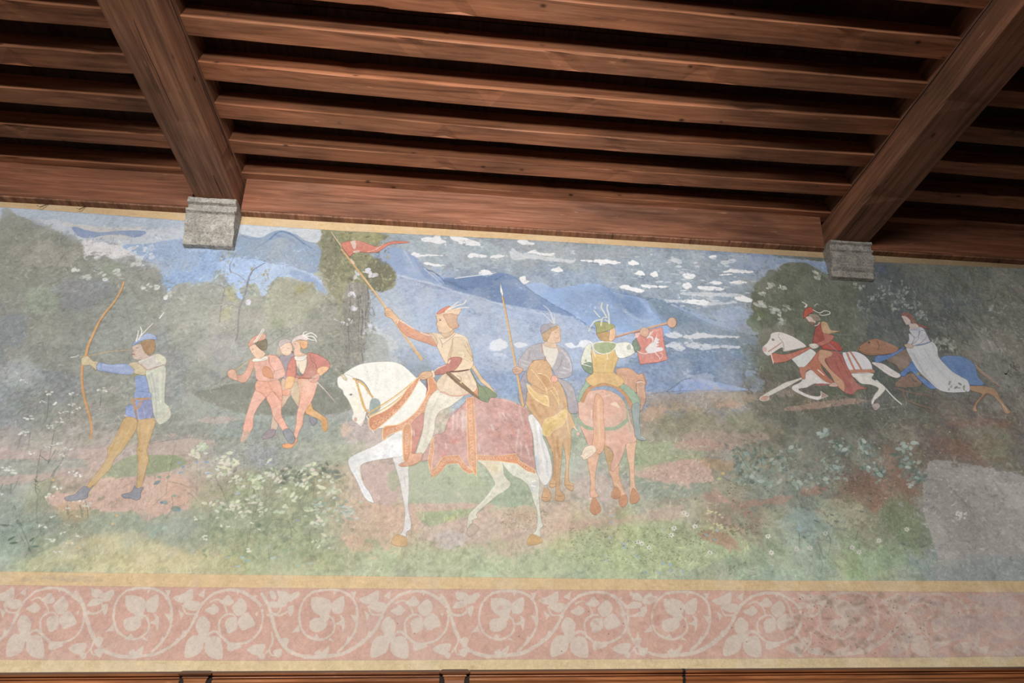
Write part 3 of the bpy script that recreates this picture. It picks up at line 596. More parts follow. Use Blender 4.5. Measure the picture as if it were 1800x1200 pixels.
# bare earth and lawns under the horses
P('bcaaa6', '600 742 640 738 690 736 700 750 676 770 640 778 610 770', r=5, a=.85); P('d0a98c', '598 748 610 746 614 760 602 764', r=3, a=.6)
P('c9aca4', '636 818 690 812 700 830 702 860 690 888 660 882 644 860', r=3, a=.95, v=.06)
P('a4ac88', '684 830 700 824 702 850 694 864 684 856', r=2.5, a=.8)
P('a9b594', '716 812 760 820 800 822 830 820 850 850 900 880 930 880 936 890 900 892 860 886 720 886', r=1.5, v=.06); P('b2c096', '770 820 820 824 830 850 790 860 760 850', r=6, a=.5)
P('9db494', '880 820 930 850 944 880 930 892 880 886 860 880', r=3, a=.7)
P('d0ae9c', '720 886 790 884 862 886 860 894 790 898 716 900', r=1.5, a=.9)
P('a8b488', '730 902 780 898 830 894 824 906 790 916 760 926 744 920', r=2, v=.12); P('c0c47c', '786 910 806 904 800 914 788 918', r=2, a=.6)
P('d6ae94', '600 880 650 886 700 890 730 900 740 930 700 960 650 960 600 950 606 910', r=8, a=.6); P('d8ab8c', '612 940 650 944 660 966 620 968', r=5, a=.6)
P('d4b4a0', '750 930 820 910 900 895 990 880 1000 930 960 960 900 980 840 960 770 960', r=8, a=.55); P('c9bcb8', '760 940 800 930 830 940 800 965 768 960', r=5, a=.7)
P('b8b48c', '850 950 890 948 900 960 860 966', r=4, a=.6); P('c4a888', '900 898 936 892 940 914 906 914', r=4, a=.55)
P('c2a8a0', '1010 848 1060 838 1130 850 1128 870 1040 880', r=5, a=.55); P('c99f90', '980 918 1060 912 1090 908 1140 900 1200 888 1196 910 1120 918 1040 930 990 934', r=5, a=.6)
P('8fa08c', '1120 838 1160 844 1200 850 1240 846 1240 866 1180 878 1130 870 1110 850', r=2.5, a=.75, v=.06)
P('d0a898', '1104 822 1170 812 1220 806 1250 822 1248 846 1200 850 1150 846 1112 834', r=3, a=.8)
P('98a880', '1112 778 1140 774 1200 780 1240 800 1180 812 1112 822', r=5, a=.7)
P('a7b97c', '985 945 1030 926 1080 922 1140 914 1200 918 1290 930 1300 970 1200 1000 1080 1010 1000 990 960 970', r=8, a=.45, v=.15); P('b4c484', '1150 950 1190 950 1200 990 1160 1000', so=10, a=.3)
P('b2c094', '900 990 1000 980 1080 1000 1100 1014 900 1012', r=6, a=.5)
# slope at right
P('a88f74', '1132 694 1200 688 1300 688 1330 700 1280 716 1200 724 1140 722', r=5, a=.65, v=.1); P('ba9880', '1134 716 1170 712 1164 738 1132 740', r=4, a=.8); P('b88c74', '1250 708 1290 706 1300 714 1270 718', r=3, a=.7)
P('858466', '1160 730 1230 726 1250 750 1180 766 1150 750', r=6, a=.6, v=.14); P('7f8562', '1280 728 1330 726 1350 742 1310 756 1280 746', r=6, a=.6, v=.14)
P('a48c80', '1200 764 1290 758 1360 766 1320 780 1240 784', r=4, a=.6); P('b89080', '1190 778 1250 774 1280 784 1282 792 1200 788', r=3, a=.65)
S('b4a898', '1160 792 1200 786 1246 784', 2, 1, .7, dry=.1); S('aaa494', '1166 798 1220 790', 1.5, .8, .6)
P('b0865f', '1234 806 1270 806 1290 820 1280 828 1240 822', r=4, a=.55); P('9f7f6f', '1380 716 1430 708 1500 700 1520 706 1450 716 1390 722', r=1.5, a=.85); S('4c5048', '1396 725 1430 722 1470 719', 1.4, .7, .6); S('848278', '1500 724 1540 720 1580 714', 2, 1, .7)
P('5b5e52', '1340 722 1420 730 1520 720 1620 724 1640 740 1520 748 1400 744 1330 740', r=5, a=.55, v=.12)
P('596149', '1430 690 1480 676 1520 680 1500 694 1450 700', r=4, a=.7); P('8e7f72', '1320 690 1360 684 1400 682 1396 694 1340 700', r=4, a=.6)
for s, c in [('1220 936 1240 930 1270 938 1290 950 1300 966 1280 960 1250 950 1226 942', 'a87060'), ('1288 888 1320 880 1360 874 1400 868 1380 884 1330 890 1300 896', 'a87564'), ('1235 864 1262 868 1276 880 1256 882 1240 876', 'b08070'), ('1300 900 1320 894 1330 900 1310 910', 'a46c5c'),
             ('1406 862 1440 852 1460 856 1440 868 1410 872', '946450'), ('1480 850 1530 830 1570 836 1600 850 1620 866 1600 870 1570 862 1560 880 1540 890 1530 872 1500 870 1476 864', '7c5a4c'), ('1550 780 1570 788 1578 810 1590 830 1570 840 1556 826 1548 806', '80604f'),
             ('1484 828 1520 824 1530 850 1496 856', '6f574b'), ('1530 880 1560 872 1540 900 1528 898', '865e4c'), ('1640 776 1700 768 1760 764 1740 790 1680 800 1640 790', '725447'), ('1660 744 1720 736 1790 742 1780 752 1700 752', '7a5a4c'), ('1430 894 1446 892 1440 906 1430 902', '946450')]: P(c, s, r=5, a=.6, v=.12)
P('8f8f78', '1560 750 1620 756 1600 780 1550 770', r=8, a=.3); P('6f7a60', '1700 752 1760 752 1790 790 1720 800', r=9, a=.4)
P('5c6c50', '1560 880 1590 880 1620 900 1632 930 1640 960 1600 964 1570 940 1550 910', r=5, a=.6, v=.15); P('a0a080', '1440 880 1500 880 1530 910 1480 930 1440 910', r=8, a=.45)
P('86a09c', '1370 910 1410 890 1440 900 1430 930 1390 940', r=7, a=.5); P('7c9c5c', '1490 1004 1540 996 1552 1010 1500 1016', r=5, a=.3); P('84986c', '1490 980 1510 976 1512 994 1494 996', r=3, a=.5)
# big pale rock
P('86837f', '1634 812 1650 808 1690 812 1740 822 1790 834 1830 842 1830 1030 1662 1030 1650 1000 1646 966 1634 930 1622 890 1622 850 1628 826', r=1.2, v=.09)
P('918d89', '1650 810 1730 822 1790 836 1830 850 1830 920 1760 900 1700 860 1670 840', r=7, a=.55); P('777471', '1640 840 1680 860 1720 900 1740 960 1700 980 1660 930 1634 890', r=8, a=.5)
S('6a6562', '1670 856 1690 878 1704 894 1712 908', 5, 3, .6, fade=1.5); P('6c7a7a', '1660 990 1740 980 1830 980 1830 1030 1664 1030', r=8, a=.6)
scat(420, (1630, 815, 1800, 1010), (1.5, 5), ['96938f', '6c6a68', 'a4a19c', '7c7a76'], ang=(-.2, 1), a=(.12, .45)); scat(16, (1680, 900, 1700, 912), (2, 4), ['b0aeac'], a=(.6, .9), ang=(-1, 1))
for s in ['1744 842 1760 862 1780 890 1796 920', '1700 880 1712 900 1726 918 1734 930']: S('5c5a56', s, 1.2, .6, .5)

broken(5200, (0, 395, 660, 770), (3, 10), (1.2, 3.2), (-1.5, 1.5), .20, fn=lambda x, y: y > 400+x*.06)
broken(2600, (660, 410, 1340, 700), (3, 12), (1, 2.6), (-.35, .35), .10, (.2, .5))
broken(3200, (1330, 470, 1800, 740), (3, 12), (1.2, 3), (.3, 1.9), .24, grow=1.4)
broken(5200, (0, 700, 1240, 1018), (3, 11), (1.1, 2.8), (-1.9, -.3), .17)
broken(3800, (1100, 690, 1800, 1018), (3, 12), (1.2, 3), (-1.7, .4), .20, grow=1.3)
# fine broken colour over all of the ground
def gnd(x, y): return y > 700
scat(2600, (0, 730, 1640, 1015), (1.2, 3.6), ['c8c0a8', '8c9480', 'b0b498', '9c9488', 'a4b090', '7c847c'], asp=(1, 2.6), ang=(-1.4, -.2), a=(.10, .34), fn=lambda x, y: x < 1250)
scat(1500, (1180, 700, 1800, 1015), (1.2, 3.8), ['9c9884', '5c6258', '84806f', '6f6a60', '8c9078', '4f5650'], asp=(1, 2.6), ang=(-1.4, .3), a=(.12, .36), fn=lambda x, y: not (x > 1640 and y > 815))
scat(700, (0, 860, 420, 985), (5, 13), ['6f8274', '869a88', 'a4ac84', '7c8c78', 'b8b888'], kind='grass', a=(.15, .45)); scat(700, (350, 850, 640, 1000), (5, 14), ['74866c', '9caa84', 'b4bc94', '84946f'], kind='grass', a=(.15, .45))
scat(500, (900, 920, 1320, 1005), (4, 9), ['8c9c6c', 'a8bc80', 'c0cc98', '7c8c64'], kind='grass', a=(.15, .5)); scat(500, (1260, 800, 1640, 1005), (4, 12), ['5c6c54', '84906f', '9caa88', '6c7c6c'], kind='grass', a=(.15, .5))
scat(240, (620, 960, 960, 1010), (4, 9), ['a0ac7c', 'c0c898', '90a078'], kind='grass', a=(.15, .4))
scat(500, (1000, 925, 1240, 990), (1, 1.9), ['5c6450', '6c7058'], a=(.25, .7)); scat(350, (880, 895, 960, 930), (1, 1.8), ['6c6450', 'c8b478'], a=(.2, .5)); scat(300, (330, 770, 500, 860), (1, 2), ['5c6068', 'c4c4c0'], a=(.2, .6))
# umbels, dark stems and flowers at left
ST = ['86 695 84 720 82 736 74 750', '129 698 128 706', '40 756 36 770 32 782', '178 692 176 714', '72 790 70 800 67 818', '96 756 92 775 88 800 84 815', '114 795 108 812 96 830 90 850 86 862', '98 790 88 808 84 815', '66 822 64 840 62 858 66 872 64 896 66 920', '30 846 28 852 18 868', '20 850 18 866', '74 924 70 936 60 950 50 968 44 980',
      '88 912 76 926', '28 916 38 928 46 946 52 962', '36 942 44 956', '0 922 14 922 26 926', '140 888 144 898 146 910', '150 880 154 896 155 910', '120 894 121 912', '118 888 118 905', '70 800 86 812', '90 838 96 826 108 812', '5 850 0 862', '53 762 51 776 50 784']
for s in ST: S('5c6660', s, 1.9, 1.1, .65, jit=.5)
for s in ['60 842 66 848 62 856 70 862 66 870', '62 846 72 846 80 842', '60 850 68 856']: S('4c544c', s, 2.6, 1.2, .6, jit=.8)
UM = [(85, 690, 9), (100, 710, 8), (130, 691, 7), (128, 711, 7), (135, 718, 6), (124, 724, 6), (178, 684, 8), (186, 686, 6), (174, 719, 3), (50, 734, 9), (40, 762, 8), (44, 758, 6), (104, 725, 4), (111, 724, 4), (104, 736, 5), (97, 741, 5), (107, 742, 5), (86, 750, 8), (102, 779, 7), (84, 785, 5), (92, 782, 5), (117, 788, 7), (126, 789, 4), (111, 797, 5), (110, 801, 4), (55, 796, 6), (106, 816, 2), (36, 668, 5), (46, 672, 3), (76, 706, 6),
      (134, 836, 8), (128, 830, 8), (102, 858, 9), (86, 870, 8), (84, 874, 6), (136, 878, 8), (142, 880, 6), (151, 887, 9), (92, 908, 6), (119, 893, 5), (138, 908, 5), (74, 924, 6), (82, 928, 6), (121, 923, 3), (133, 941, 6), (142, 943, 3), (110, 937, 6), (90, 949, 9), (122, 954, 6), (140, 963, 4), (100, 970, 6), (0, 868, 5), (20, 828, 10), (10, 822, 8)]
for x, y, r in UM:
    for _ in range(5): dab(x+RR.uniform(-1, 1)*r, y+RR.uniform(-.35, .35)*r, RR.uniform(.22, .42)*r, RR.uniform(.14, .24)*r, RR.choice(['dcdcd4', 'cfd2cc', 'e4e4dc', 'c0c8b8']), RR.uniform(.55, .95))
for x, y in [(93, 843), (123, 954), (205, 906), (140, 963), (198, 920)]: dab(x, y, 3, 2.4, 'd8b070', .8)
for x, y, L, an, c in [(20, 946, 16, -.5, '4f6654'), (24, 954, 16, -.1, '4f6654'), (56, 948, 12, -.6, '4f6654'), (62, 960, 14, -.05, '587060'), (34, 918, 14, .8, '566a5c'), (8, 923, 14, .1, '5c6458'), (52, 966, 10, 1, '5c7060'), (26, 892, 10, 1.2, '66786c')]: leafp(x, y, L, 4, an, c, .85)
# leafy twigs over the path
for s in ['270 888 282 876 296 864', '310 778 306 790 302 812 296 838 292 870', '330 865 342 874 346 880', '296 846 316 850 334 858 346 868', '346 782 346 870', '290 916 296 904 304 894', '302 872 304 886 300 900']: S('6f6a5c', s, 1.5, .8, .6, jit=.6)
for x, y, L, w, an, c in [(276, 848, 14, 6, -.5, '6f8a94'), (280, 838, 8, 5, 0, '7f9a84'), (296, 838, 8, 5, -.6, '84947c'), (290, 883, 12, 7, .3, '7f9c94'), (284, 883, 6, 4, .2, '5c80b0'), (309, 894, 18, 10, 0, '789084'), (314, 896, 7, 6, .3, '6c90a8'), (306, 871, 9, 4, 0, '84a494'), (290, 928, 12, 6, 0, 'a0b8a4'), (272, 936, 14, 5, -.6, '84a49c')]: leafp(x, y, L, w, an, c, .85)
# shrubs in the middle
BR = ['378 838 384 850 392 866 398 880 406 898 420 910 440 912', '446 858 448 878 445 900 441 925 438 945 432 965', '354 888 370 882 390 876', '428 870 432 890 438 906', '448 900 456 892 462 888', '441 930 450 928', '504 914 510 922 512 940 510 955 504 965', '516 900 513 918', '516 912 530 905 546 900', '548 925 544 940 546 955 552 975', '590 880 582 874 578 884', '552 830 552 850 550 880', '436 940 434 962', '560 948 550 958 549 970', '528 834 524 846 522 862', '512 924 520 934', '586 868 594 860', '450 852 444 868', '462 840 466 850', '470 950 474 985']
for s in BR: S('6c6854', s, 1.7, .9, .6, jit=.6)
scat(90, (340, 800, 620, 960), (4, 8), ['74846a', '687860', '7c8a68'], kind='leaf', asp=(1.4, 2.2), ang=(-1.4, 1.4), a=(.3, .6))
scat(330, (350, 790, 620, 960), (3.2, 5.6), ['d2d8b0', 'd8dcb8', 'b0c49c', 'a8b890', 'c8d8c4', 'd8ccc0'], kind='leaf', asp=(1.5, 2.5), ang=(-1.1, .5), a=(.7, 1),
     clump=[(356, 786, 5), (392, 806, 8), (400, 815, 7), (412, 812, 6), (380, 836, 8), (416, 846, 7), (444, 840, 8), (454, 852, 6), (396, 830, 8), (344, 798, 6), (374, 890, 10), (396, 892, 8), (412, 888, 6), (430, 906, 8), (480, 832, 10), (500, 836, 9), (520, 838, 8), (548, 820, 10), (560, 832, 12), (540, 850, 8), (568, 860, 8), (566, 896, 12), (545, 895, 10), (500, 896, 8), (495, 860, 6), (450, 880, 9), (458, 900, 7), (558, 916, 8), (566, 948, 8), (590, 864, 5), (584, 848, 6), (516, 874, 6)])
scat(60, (560, 880, 640, 910), (3, 5), ['b8c4b4', '98b09c', 'c4ccc0', '88a090'], kind='leaf', asp=(1.6, 2.6), ang=(-.4, .3), a=(.6, .95), clump=[(600, 896, 10), (618, 896, 8), (575, 896, 10), (612, 904, 6), (560, 890, 8)])
scat(150, (350, 900, 600, 980), (3, 5), ['8fa47c', 'a4b494', '7f9474'], kind='leaf', asp=(1.6, 2.8), ang=(-1.4, 1.4), a=(.4, .75)); scat(70, (480, 810, 600, 850), (3, 6), ['6c7868', '788478', '5c6858'], kind='leaf', asp=(1.5, 2.4), ang=(-1, 1), a=(.4, .8), clump=[(570, 824, 12), (586, 836, 8), (500, 832, 10), (530, 840, 10)])
for x, y, r in [(345, 911, 5), (389, 924, 4), (401, 924, 4), (360, 945, 6), (440, 966, 7), (443, 920, 4), (560, 960, 4), (455, 930, 3), (364, 831, 3)]:
    for _ in range(5): dab(x+RR.uniform(-.7, .7)*r, y+RR.uniform(-.6, .6)*r, r*.36, r*.26, 'e0e0c8', .9)
for x, y, c in [(346, 812, '8c9cc8'), (322, 820, '6c8cc4'), (318, 830, '7c94bc'), (366, 832, '7c94cc'), (364, 812, '7c94c8'), (476, 812, '8490b8'), (418, 867, 'a4b4c8'), (425, 980, 'a0c4cc'), (435, 985, '8cb8cc'), (418, 995, 'a0c4cc'), (480, 980, 'a4c4c4'), (400, 980, 'a8b8b8'), (524, 994, '98c0ac'), (545, 990, 'a0c4b0'), (523, 915, '98a0b8'), (316, 813, '8c9cc0')]:
    dab(x, y, RR.uniform(3, 6), 1.8, c, .85, RR.uniform(-.3, .2))
for s in ['495 970 505 962 515 962 524 968', '500 966 510 970 514 986', '500 975 506 966']: S('8aa888', s, 3, 1.2, .6)
# flowers lower right of the middle
for x, y in [(1208, 904), (1202, 901), (1185, 928), (1180, 940), (1122, 952), (1128, 955), (1141, 962), (1222, 925), (1248, 971), (1356, 971), (1400, 965), (1451, 937), (1510, 970), (1545, 950), (1594, 930), (1498, 962), (1350, 942), (1424, 963)]:
    for k in range(6):
        an = k*1.05+.3; dab(x+3.2*math.cos(an), y+2.8*math.sin(an), 1.9, 1.3, RR.choice(['e0e0d4', 'd0d0c4', 'ecece4']) if x < 1400 else 'b8b8ae', .9, an)
    dab(x, y, 1, 1, '8c7c50', .9)
for x, y, c in [(1098, 962, '8cacc8'), (1097, 955, '9cb4c8'), (1120, 978, '8ca8c4'), (1165, 990, '8caccc'), (1178, 992, '90aed0'), (1180, 1002, '9cb4cc'), (1135, 1005, '88a8cc'), (1158, 1006, '98b0c8'), (1200, 1004, '94aecc'), (1060, 975, 'a4b4b4'), (1066, 984, 'a0b0b4'), (1242, 940, '84a8b4'), (1256, 948, '80a4b0'), (1260, 932, 'a8b8cc'), (1076, 918, 'a8b8c4'), (1074, 906, 'a8b8c4'), (1164, 932, '9cc4b0'), (1408, 925, '8098b0'), (1404, 930, '84a4ac'), (1072, 945, 'b0c4cc')]:
    dab(x, y, RR.uniform(2.5, 4.5), 1.9, c, .85, RR.uniform(.4, 1.2))
scat(24, (1240, 895, 1270, 930), (2, 3.4), ['cccc90', 'c8c49c'], a=(.7, .95)); dab(1271, 832, 3, 3, 'd0b468', .9); dab(1264, 841, 4, 2.4, 'b8c088', .9); dab(1279, 838, 5, 4, '9c9c9c', .7)
# blue-green bushes on the slope at right
CL = [(1300, 800, 12), (1310, 820, 14), (1330, 815, 14), (1350, 800, 12), (1370, 810, 14), (1380, 830, 14), (1340, 840, 14), (1395, 790, 10), (1310, 840, 10), (1400, 850, 14), (1450, 820, 12), (1470, 830, 14), (1470, 780, 8), (1480, 790, 8), (1520, 780, 7), (1528, 795, 9), (1530, 820, 10), (1450, 760, 4), (1592, 790, 10), (1600, 820, 12), (1590, 810, 12), (1610, 840, 10), (1545, 830, 8), (1440, 845, 12)]
scat(520, (0, 0, 1, 1), (3, 6.5), ['6f8478', '5c7068', '7c9488', '8ca094', '56665c', '486058'], kind='leaf', asp=(1.3, 2.4), ang=(-1.4, 1.4), a=(.35, .75), clump=CL)
scat(60, (0, 0, 1, 1), (4, 7), ['98aca4', 'a4b4ac', '8ca49c'], kind='leaf', asp=(1.3, 2.2), ang=(-1, 1), a=(.5, .85), clump=CL)
for s in ['1292 788 1304 804 1314 822 1330 838', '1336 780 1337 800 1340 820', '1382 790 1388 806 1392 822', '1400 870 1406 882 1414 900', '1402 866 1400 874', '1290 850 1300 854 1316 854', '1404 852 1408 866 1420 870', '1270 838 1284 846', '1456 940 1460 950 1456 975', '1438 952 1444 970 1448 980', '1440 980 1446 990 1442 1006', '1508 932 1504 950', '1448 900 1456 912', '1405 936 1405 962', '1438 784 1440 800']: S('4e544c', s, 1.6, .9, .65, jit=.5)
scat(120, (1270, 840, 1640, 880), (1, 2.4), ['454c48', '50504c', '3c4440'], a=(.3, .7)); scat(160, (1380, 800, 1540, 850), (1, 2.4), ['54483f', '4c4844', '7c6450'], a=(.3, .6)); scat(90, (1270, 920, 1350, 940), (1.2, 2.8), ['5c6450', '6c7058'], a=(.3, .7))
scat(50, (1280, 740, 1800, 900), (1.4, 2.4), ['a8a496', 'b4b0a0'], a=(.4, .8), ang=(-.6, .6))
for x, y, w in [(1414, 944, 4), (1470, 916, 5), (1434, 915, 5), (1515, 899, 4), (1622, 960, 5), (1587, 956, 5), (1463, 905, 4)]: dab(x, y, w, 1.7, '50605c', .7, RR.uniform(-.6, .6))
# ================================================================== the painted figures
# --- archer
fig('archer'); V(90, 480, 5.454)
OL = '5c5a5e'
S('7d7d72', '680 175 705 230 720 320 745 440 772 570', 1.2, .8, .8, jit=.5); 
S('8a6038', '695 85 668 172 604 283 524 380 455 482 405 592 360 692 333 802', 5.0, 5.4, .5, f=False); S('d69c5e', '695 85 665 170 600 280 520 375 450 480 400 590 355 690 328 800', 3.0, 4.4, 1, f=True)
S('cf9258', '300 870 295 980 300 1080 322 1210 345 1290 375 1400 388 1500 378 1590', 5, 3.2, 1, f=True); S('8a6038', '310 880 305 980 312 1090 336 1215 362 1300 386 1400', 1, .8, .5)
S('c8a070', '280 800 400 785 560 752 775 735', 1.9, 1.6, .9); S('dcdcd4', '190 805 230 800 262 785', 2.2, 1.2, .9); S('b09890', '125 815 190 808', 1, .8, .7)
P('c9b68c', '290 820 320 800 355 795 400 840 450 850 455 880 435 930 400 905 370 880 310 885 290 870', o='8a7854'); S('6a6050', '400 905 430 930 440 920', 1, .8, .7)
P('9c9466', '740 965 900 950 900 985 800 992', a=.8)
P('92a6d4', '455 855 560 875 640 870 740 870 790 900 800 940 770 970 640 965 530 945 440 925', o='56607c'); S('b4c0e4', '480 875 600 890 720 885', 2.4, 1, .6, fade=.6); S('6c80b4', '480 930 620 955 760 960', 2, 1, .6, fade=.6); S('56607c', '480 865 478 900 465 925', 1, .8, .6)
P('c9b890', '745 870 830 850 880 870 910 920 895 975 800 960 795 920', o='8a7a58')
P('8299cd', '810 990 905 990 935 1080 940 1200 955 1260 800 1260 800 1200 812 1110', v=.12)
P('c8a088', '1010 860 830 870 860 850 880 830'); P('cdb2a2', '780 700 870 680 900 740 930 790 960 800 880 845 860 830 790 820 776 770 784 740', o='8c7468', ow=.8)
P('a57f58', '862 660 900 638 985 640 993 740 950 782 905 765 885 735 872 700', v=.12, o='6c5238', ow=.7)
P('93aadb', '778 695 800 660 860 610 930 575 1000 600 1008 635 940 632 860 652', o='5c6c94'); S('6f84b8', '800 680 870 640 950 612', 1.6, 1, .6)
for s in ['815 650 828 600 836 550', '838 635 862 590 868 550 855 515', '865 595 910 545 975 480', '1040 430 1080 375']: S('e6e4da', s, 2.4, 1.4, .95)
S('b05c60', '783 775 800 782', 2.2, 1.4, .9); S('54483c', '818 716 832 716', 1.2, .8, .9); S('8c7468', '790 740 786 756', .9, .7, .7)
P('c7cbb8', '905 940 1000 905 1085 885 1102 960 1092 1080 1088 1220 1100 1250 1130 1280 1150 1350 1130 1400 1050 1450 1010 1420 965 1300 945 1150 930 1060', o='7c8070'); 
for s, c in [('960 960 985 1060 1000 1180 1010 1400', '8c949c'), ('1040 940 1045 1080 1050 1250', 'e0e2d4'), ('1075 930 1070 1100 1068 1260 1090 1340', 'b4b8a0'), ('935 980 960 1100 985 1260', '9aa0a4'), ('1010 1000 1020 1150 1060 1330 1110 1370', 'a8b0b4')]: S(c, s, 3.4, 1.6, .55, fade=.7, f=False)
P('c5bdb5', '830 850 900 820 1000 775 1050 780 1105 830 1090 870 1000 900 920 925 870 890', o='8c7868'); P('d6d4b4', '1000 785 1050 778 1105 830 1085 880 1040 845 1010 860', sm=1, a=.8); S('e8dcd8', '840 845 920 820 990 790', 1.6, 1, .8); S('bc8c6c', '862 870 925 925 1000 908 1095 868', 2, 1.2, .8)
V(90, 690, 5.454)
P('8ca2d8', '720 130 800 100 800 0 945 0 960 60 968 230 850 260 710 235 712 190', o='5c6484', v=.12); P('8a8ab4', '845 80 955 70 965 240 850 255', a=.65, v=.1); S('aab4dc', '885 150 900 240', 1.6, 1, .8)
S('d8b48a', '700 215 745 238 850 262 950 248 1050 262 1100 215 1150 140', 2.2, 1.6, .95); S('c28e62', '808 58 870 60 945 55', 4.2, 4, 1)
S('c68f60', '785 65 795 110 808 160 815 200', 4.4, 3, 1); S('c68f60', '862 78 838 130 812 165', 3.8, 3, 1); S('9c8478', '805 170 825 260 852 385', 4.6, 1.8, 1); S('e8e0d8', '845 350 850 385', 1.6, 1, .8)
P('c8a268', '708 240 815 252 818 345 740 470 670 570 605 640 565 730 465 830 400 905 345 900 370 850 420 790 500 680 540 600 540 540 580 480 640 370', o='8c6c40', v=.06)
P('cca56e', '850 262 992 262 972 370 942 470 918 560 936 640 912 730 882 850 850 920 822 908 828 800 832 640 822 560 835 460 822 350', o='8c6c40', v=.06)
for s, c in [('700 280 640 400 570 560 480 720', 'a88048'), ('780 300 700 460 620 600 540 700 440 830', 'dab880'), ('850 300 845 460 838 560 845 700 845 840', 'ac8448'), ('940 300 915 470 885 560 905 650 870 820', 'dcba84'), ('840 545 860 560 880 550', '8c6834')]: S(c, s, 3, 1.6, .45, fade=.8, f=False)
P('8c8f9a', '335 898 362 920 405 888 355 960 342 1010 240 1032 150 1035 135 1000 230 970 300 905', o='54565e', v=.1); P('8c8f9a', '800 888 822 918 882 905 860 960 855 1010 820 1030 760 1012 700 1010 680 975 770 950', o='54565e', v=.1)

# --- the three hunters walking
V(380, 560, 5.0)
fig('companion')
P('d8ac90', '580 530 650 520 720 520 700 620 640 690 575 780 570 640', o='8c6c60'); P('ccb08c', '640 610 720 560 735 770 690 730', o='8c6c60'); P('d8bba4', '500 860 545 930 520 985 478 982 490 900', o='8c6c60')
P('9c8c94', '400 1045 450 985 520 975 505 1030 440 1057', o='5c5058'); fig(None); P('8c8c98', '820 870 880 880 882 912 845 938', o='54545c'); fig('companion')
P('9d929c', '552 345 600 325 690 310 700 400 650 500 600 530 568 450', o='5c5460'); P('bca48c', '540 240 575 215 580 310 538 312', a=.95); P('e8c2a4', '560 230 640 205 668 245 662 300 620 325 575 300', o='9c7868'); P('b9aaa4', '545 232 560 190 620 178 660 200 605 218 562 248', o='706468'); S('54484c', '665 290 690 300', 3, 2, .7)
S('806860', '585 255 595 256', 1, .8, .9); S('806860', '625 258 635 260', 1, .8, .9)
fig('squire')
P('e6a864', '830 720 850 790 920 840 975 885 980 950 965 993 935 970 920 900 850 860 785 822', o='94683c'); P('cc9458', '925 870 975 890 980 950 968 993 935 972', a=.9)
P('ecaa90', '722 530 880 540 872 640 832 740 775 830 762 930 732 985 708 1050 680 1022 700 930 710 830 730 740 738 650', o='94604c'); P('e8a67c', '725 540 760 535 755 660 740 700 730 620', a=.8)
P('f09c64', '580 1110 622 1096 680 1100 702 1050 712 1072 664 1132 600 1136', o='a86438')
P('e4d2b8', '698 355 795 345 768 485 720 430', v=.04); P('cd8272', '690 325 680 430 722 500 762 492 800 400 800 305 860 305 930 345 905 480 872 528 722 522 690 500 700 420', sm=1, o='8c4c40'); P('e6d6bc', '702 350 790 340 765 478 722 420', v=.04)
P('d27d70', '830 303 920 328 992 382 995 428 935 470 893 452 872 400 840 370', o='8c4c40'); P('f0b484', '888 445 940 420 992 432 945 482 902 502', o='a87448'); P('da9484', '812 540 850 500 900 480 905 530 862 562', o='945444')
P('d47e6e', '640 385 685 330 702 400 692 522 618 520 625 440', o='8c4c40'); P('f0b474', '620 515 690 520 672 590 642 632 605 622', o='a87448'); P('ea9a7a', '582 635 640 612 656 622 642 672 590 674', o='94543c'); S('b4644c', '728 522 860 524', 3, 2.6, 1)
P('e8e0d4', '692 330 795 315 775 362 705 368', o='8c7c70'); P('e8ba9c', '664 212 720 190 745 230 742 290 795 318 700 330 682 288 688 262', o='9c7464'); P('e2a36c', '705 192 795 195 802 240 770 268 742 245 735 215', o='94643c'); P('dac4bc', '658 215 690 165 760 138 802 150 802 190 730 184 682 206', o='8c7470')
for s in ['780 145 830 125 865 140 885 162', '800 152 855 160 882 200', '765 150 770 122 795 115', '770 150 820 180 865 190']: S('f0ece2', s, 2.4, 1.4, .95)
S('d8c09c', '635 632 760 575 905 490', 1.8, 1.4, .95); S('c4b6ae', '890 560 960 630 1072 758', 3.6, .8, 1, f=True); S('746464', '900 560 975 640 1072 758', .8, .6, .7); S('705850', '690 222 698 224', 1.2, .8, .9)
for s in ['725 400 735 470 760 505', '850 330 870 390 880 440', '700 420 715 490']: S('94504a', s, 1, .8, .5)
fig('hunter')
S('7e7e72', '0 575 200 425 340 325 500 205 760 25', 1.6, 1.2, .85); S('c8ae74', '160 462 330 335 405 278', 2.2, 1.8, .9)
P('eca690', '375 570 460 590 440 685 380 760 332 850 326 940 300 990 236 985 250 900 272 820 312 700 345 620', o='a0644c'); P('d8aa92', '240 988 302 990 252 1072 216 1082', a=.85)
P('eea890', '440 685 500 620 572 720 572 830 612 920 642 978 592 992 548 930 500 860 480 780', o='a0644c'); P('8b8f96', '588 985 642 968 692 1040 682 1088 642 1092 610 1050', o='4c4e54', v=.12)
P('e8a084', '372 540 550 540 578 720 500 640 440 688 400 655 345 622', o='a0644c'); S('c07c60', '455 560 500 640 560 710', 1.4, .8, .6)
P('e6a792', '318 352 400 330 480 318 535 330 562 420 562 528 372 545 340 450', o='a0644c', v=.1); P('e09a80', '300 360 325 375 330 420 300 500 252 560 182 542 172 500 232 490 272 430', o='a0644c'); P('e2aa8c', '98 482 130 445 172 460 186 540 120 520', o='94604c')
P('e8a894', '470 330 545 340 602 450 600 500 560 524 490 520 512 460 472 400', o='a0644c'); P('da9066', '408 440 440 418 482 450 502 520 450 516 415 490', o='a0603c', v=.05); S('a0644c', '500 470 560 445 590 440', 1, .7, .7); S('a0644c', '470 340 460 400', 1, .8, .6)
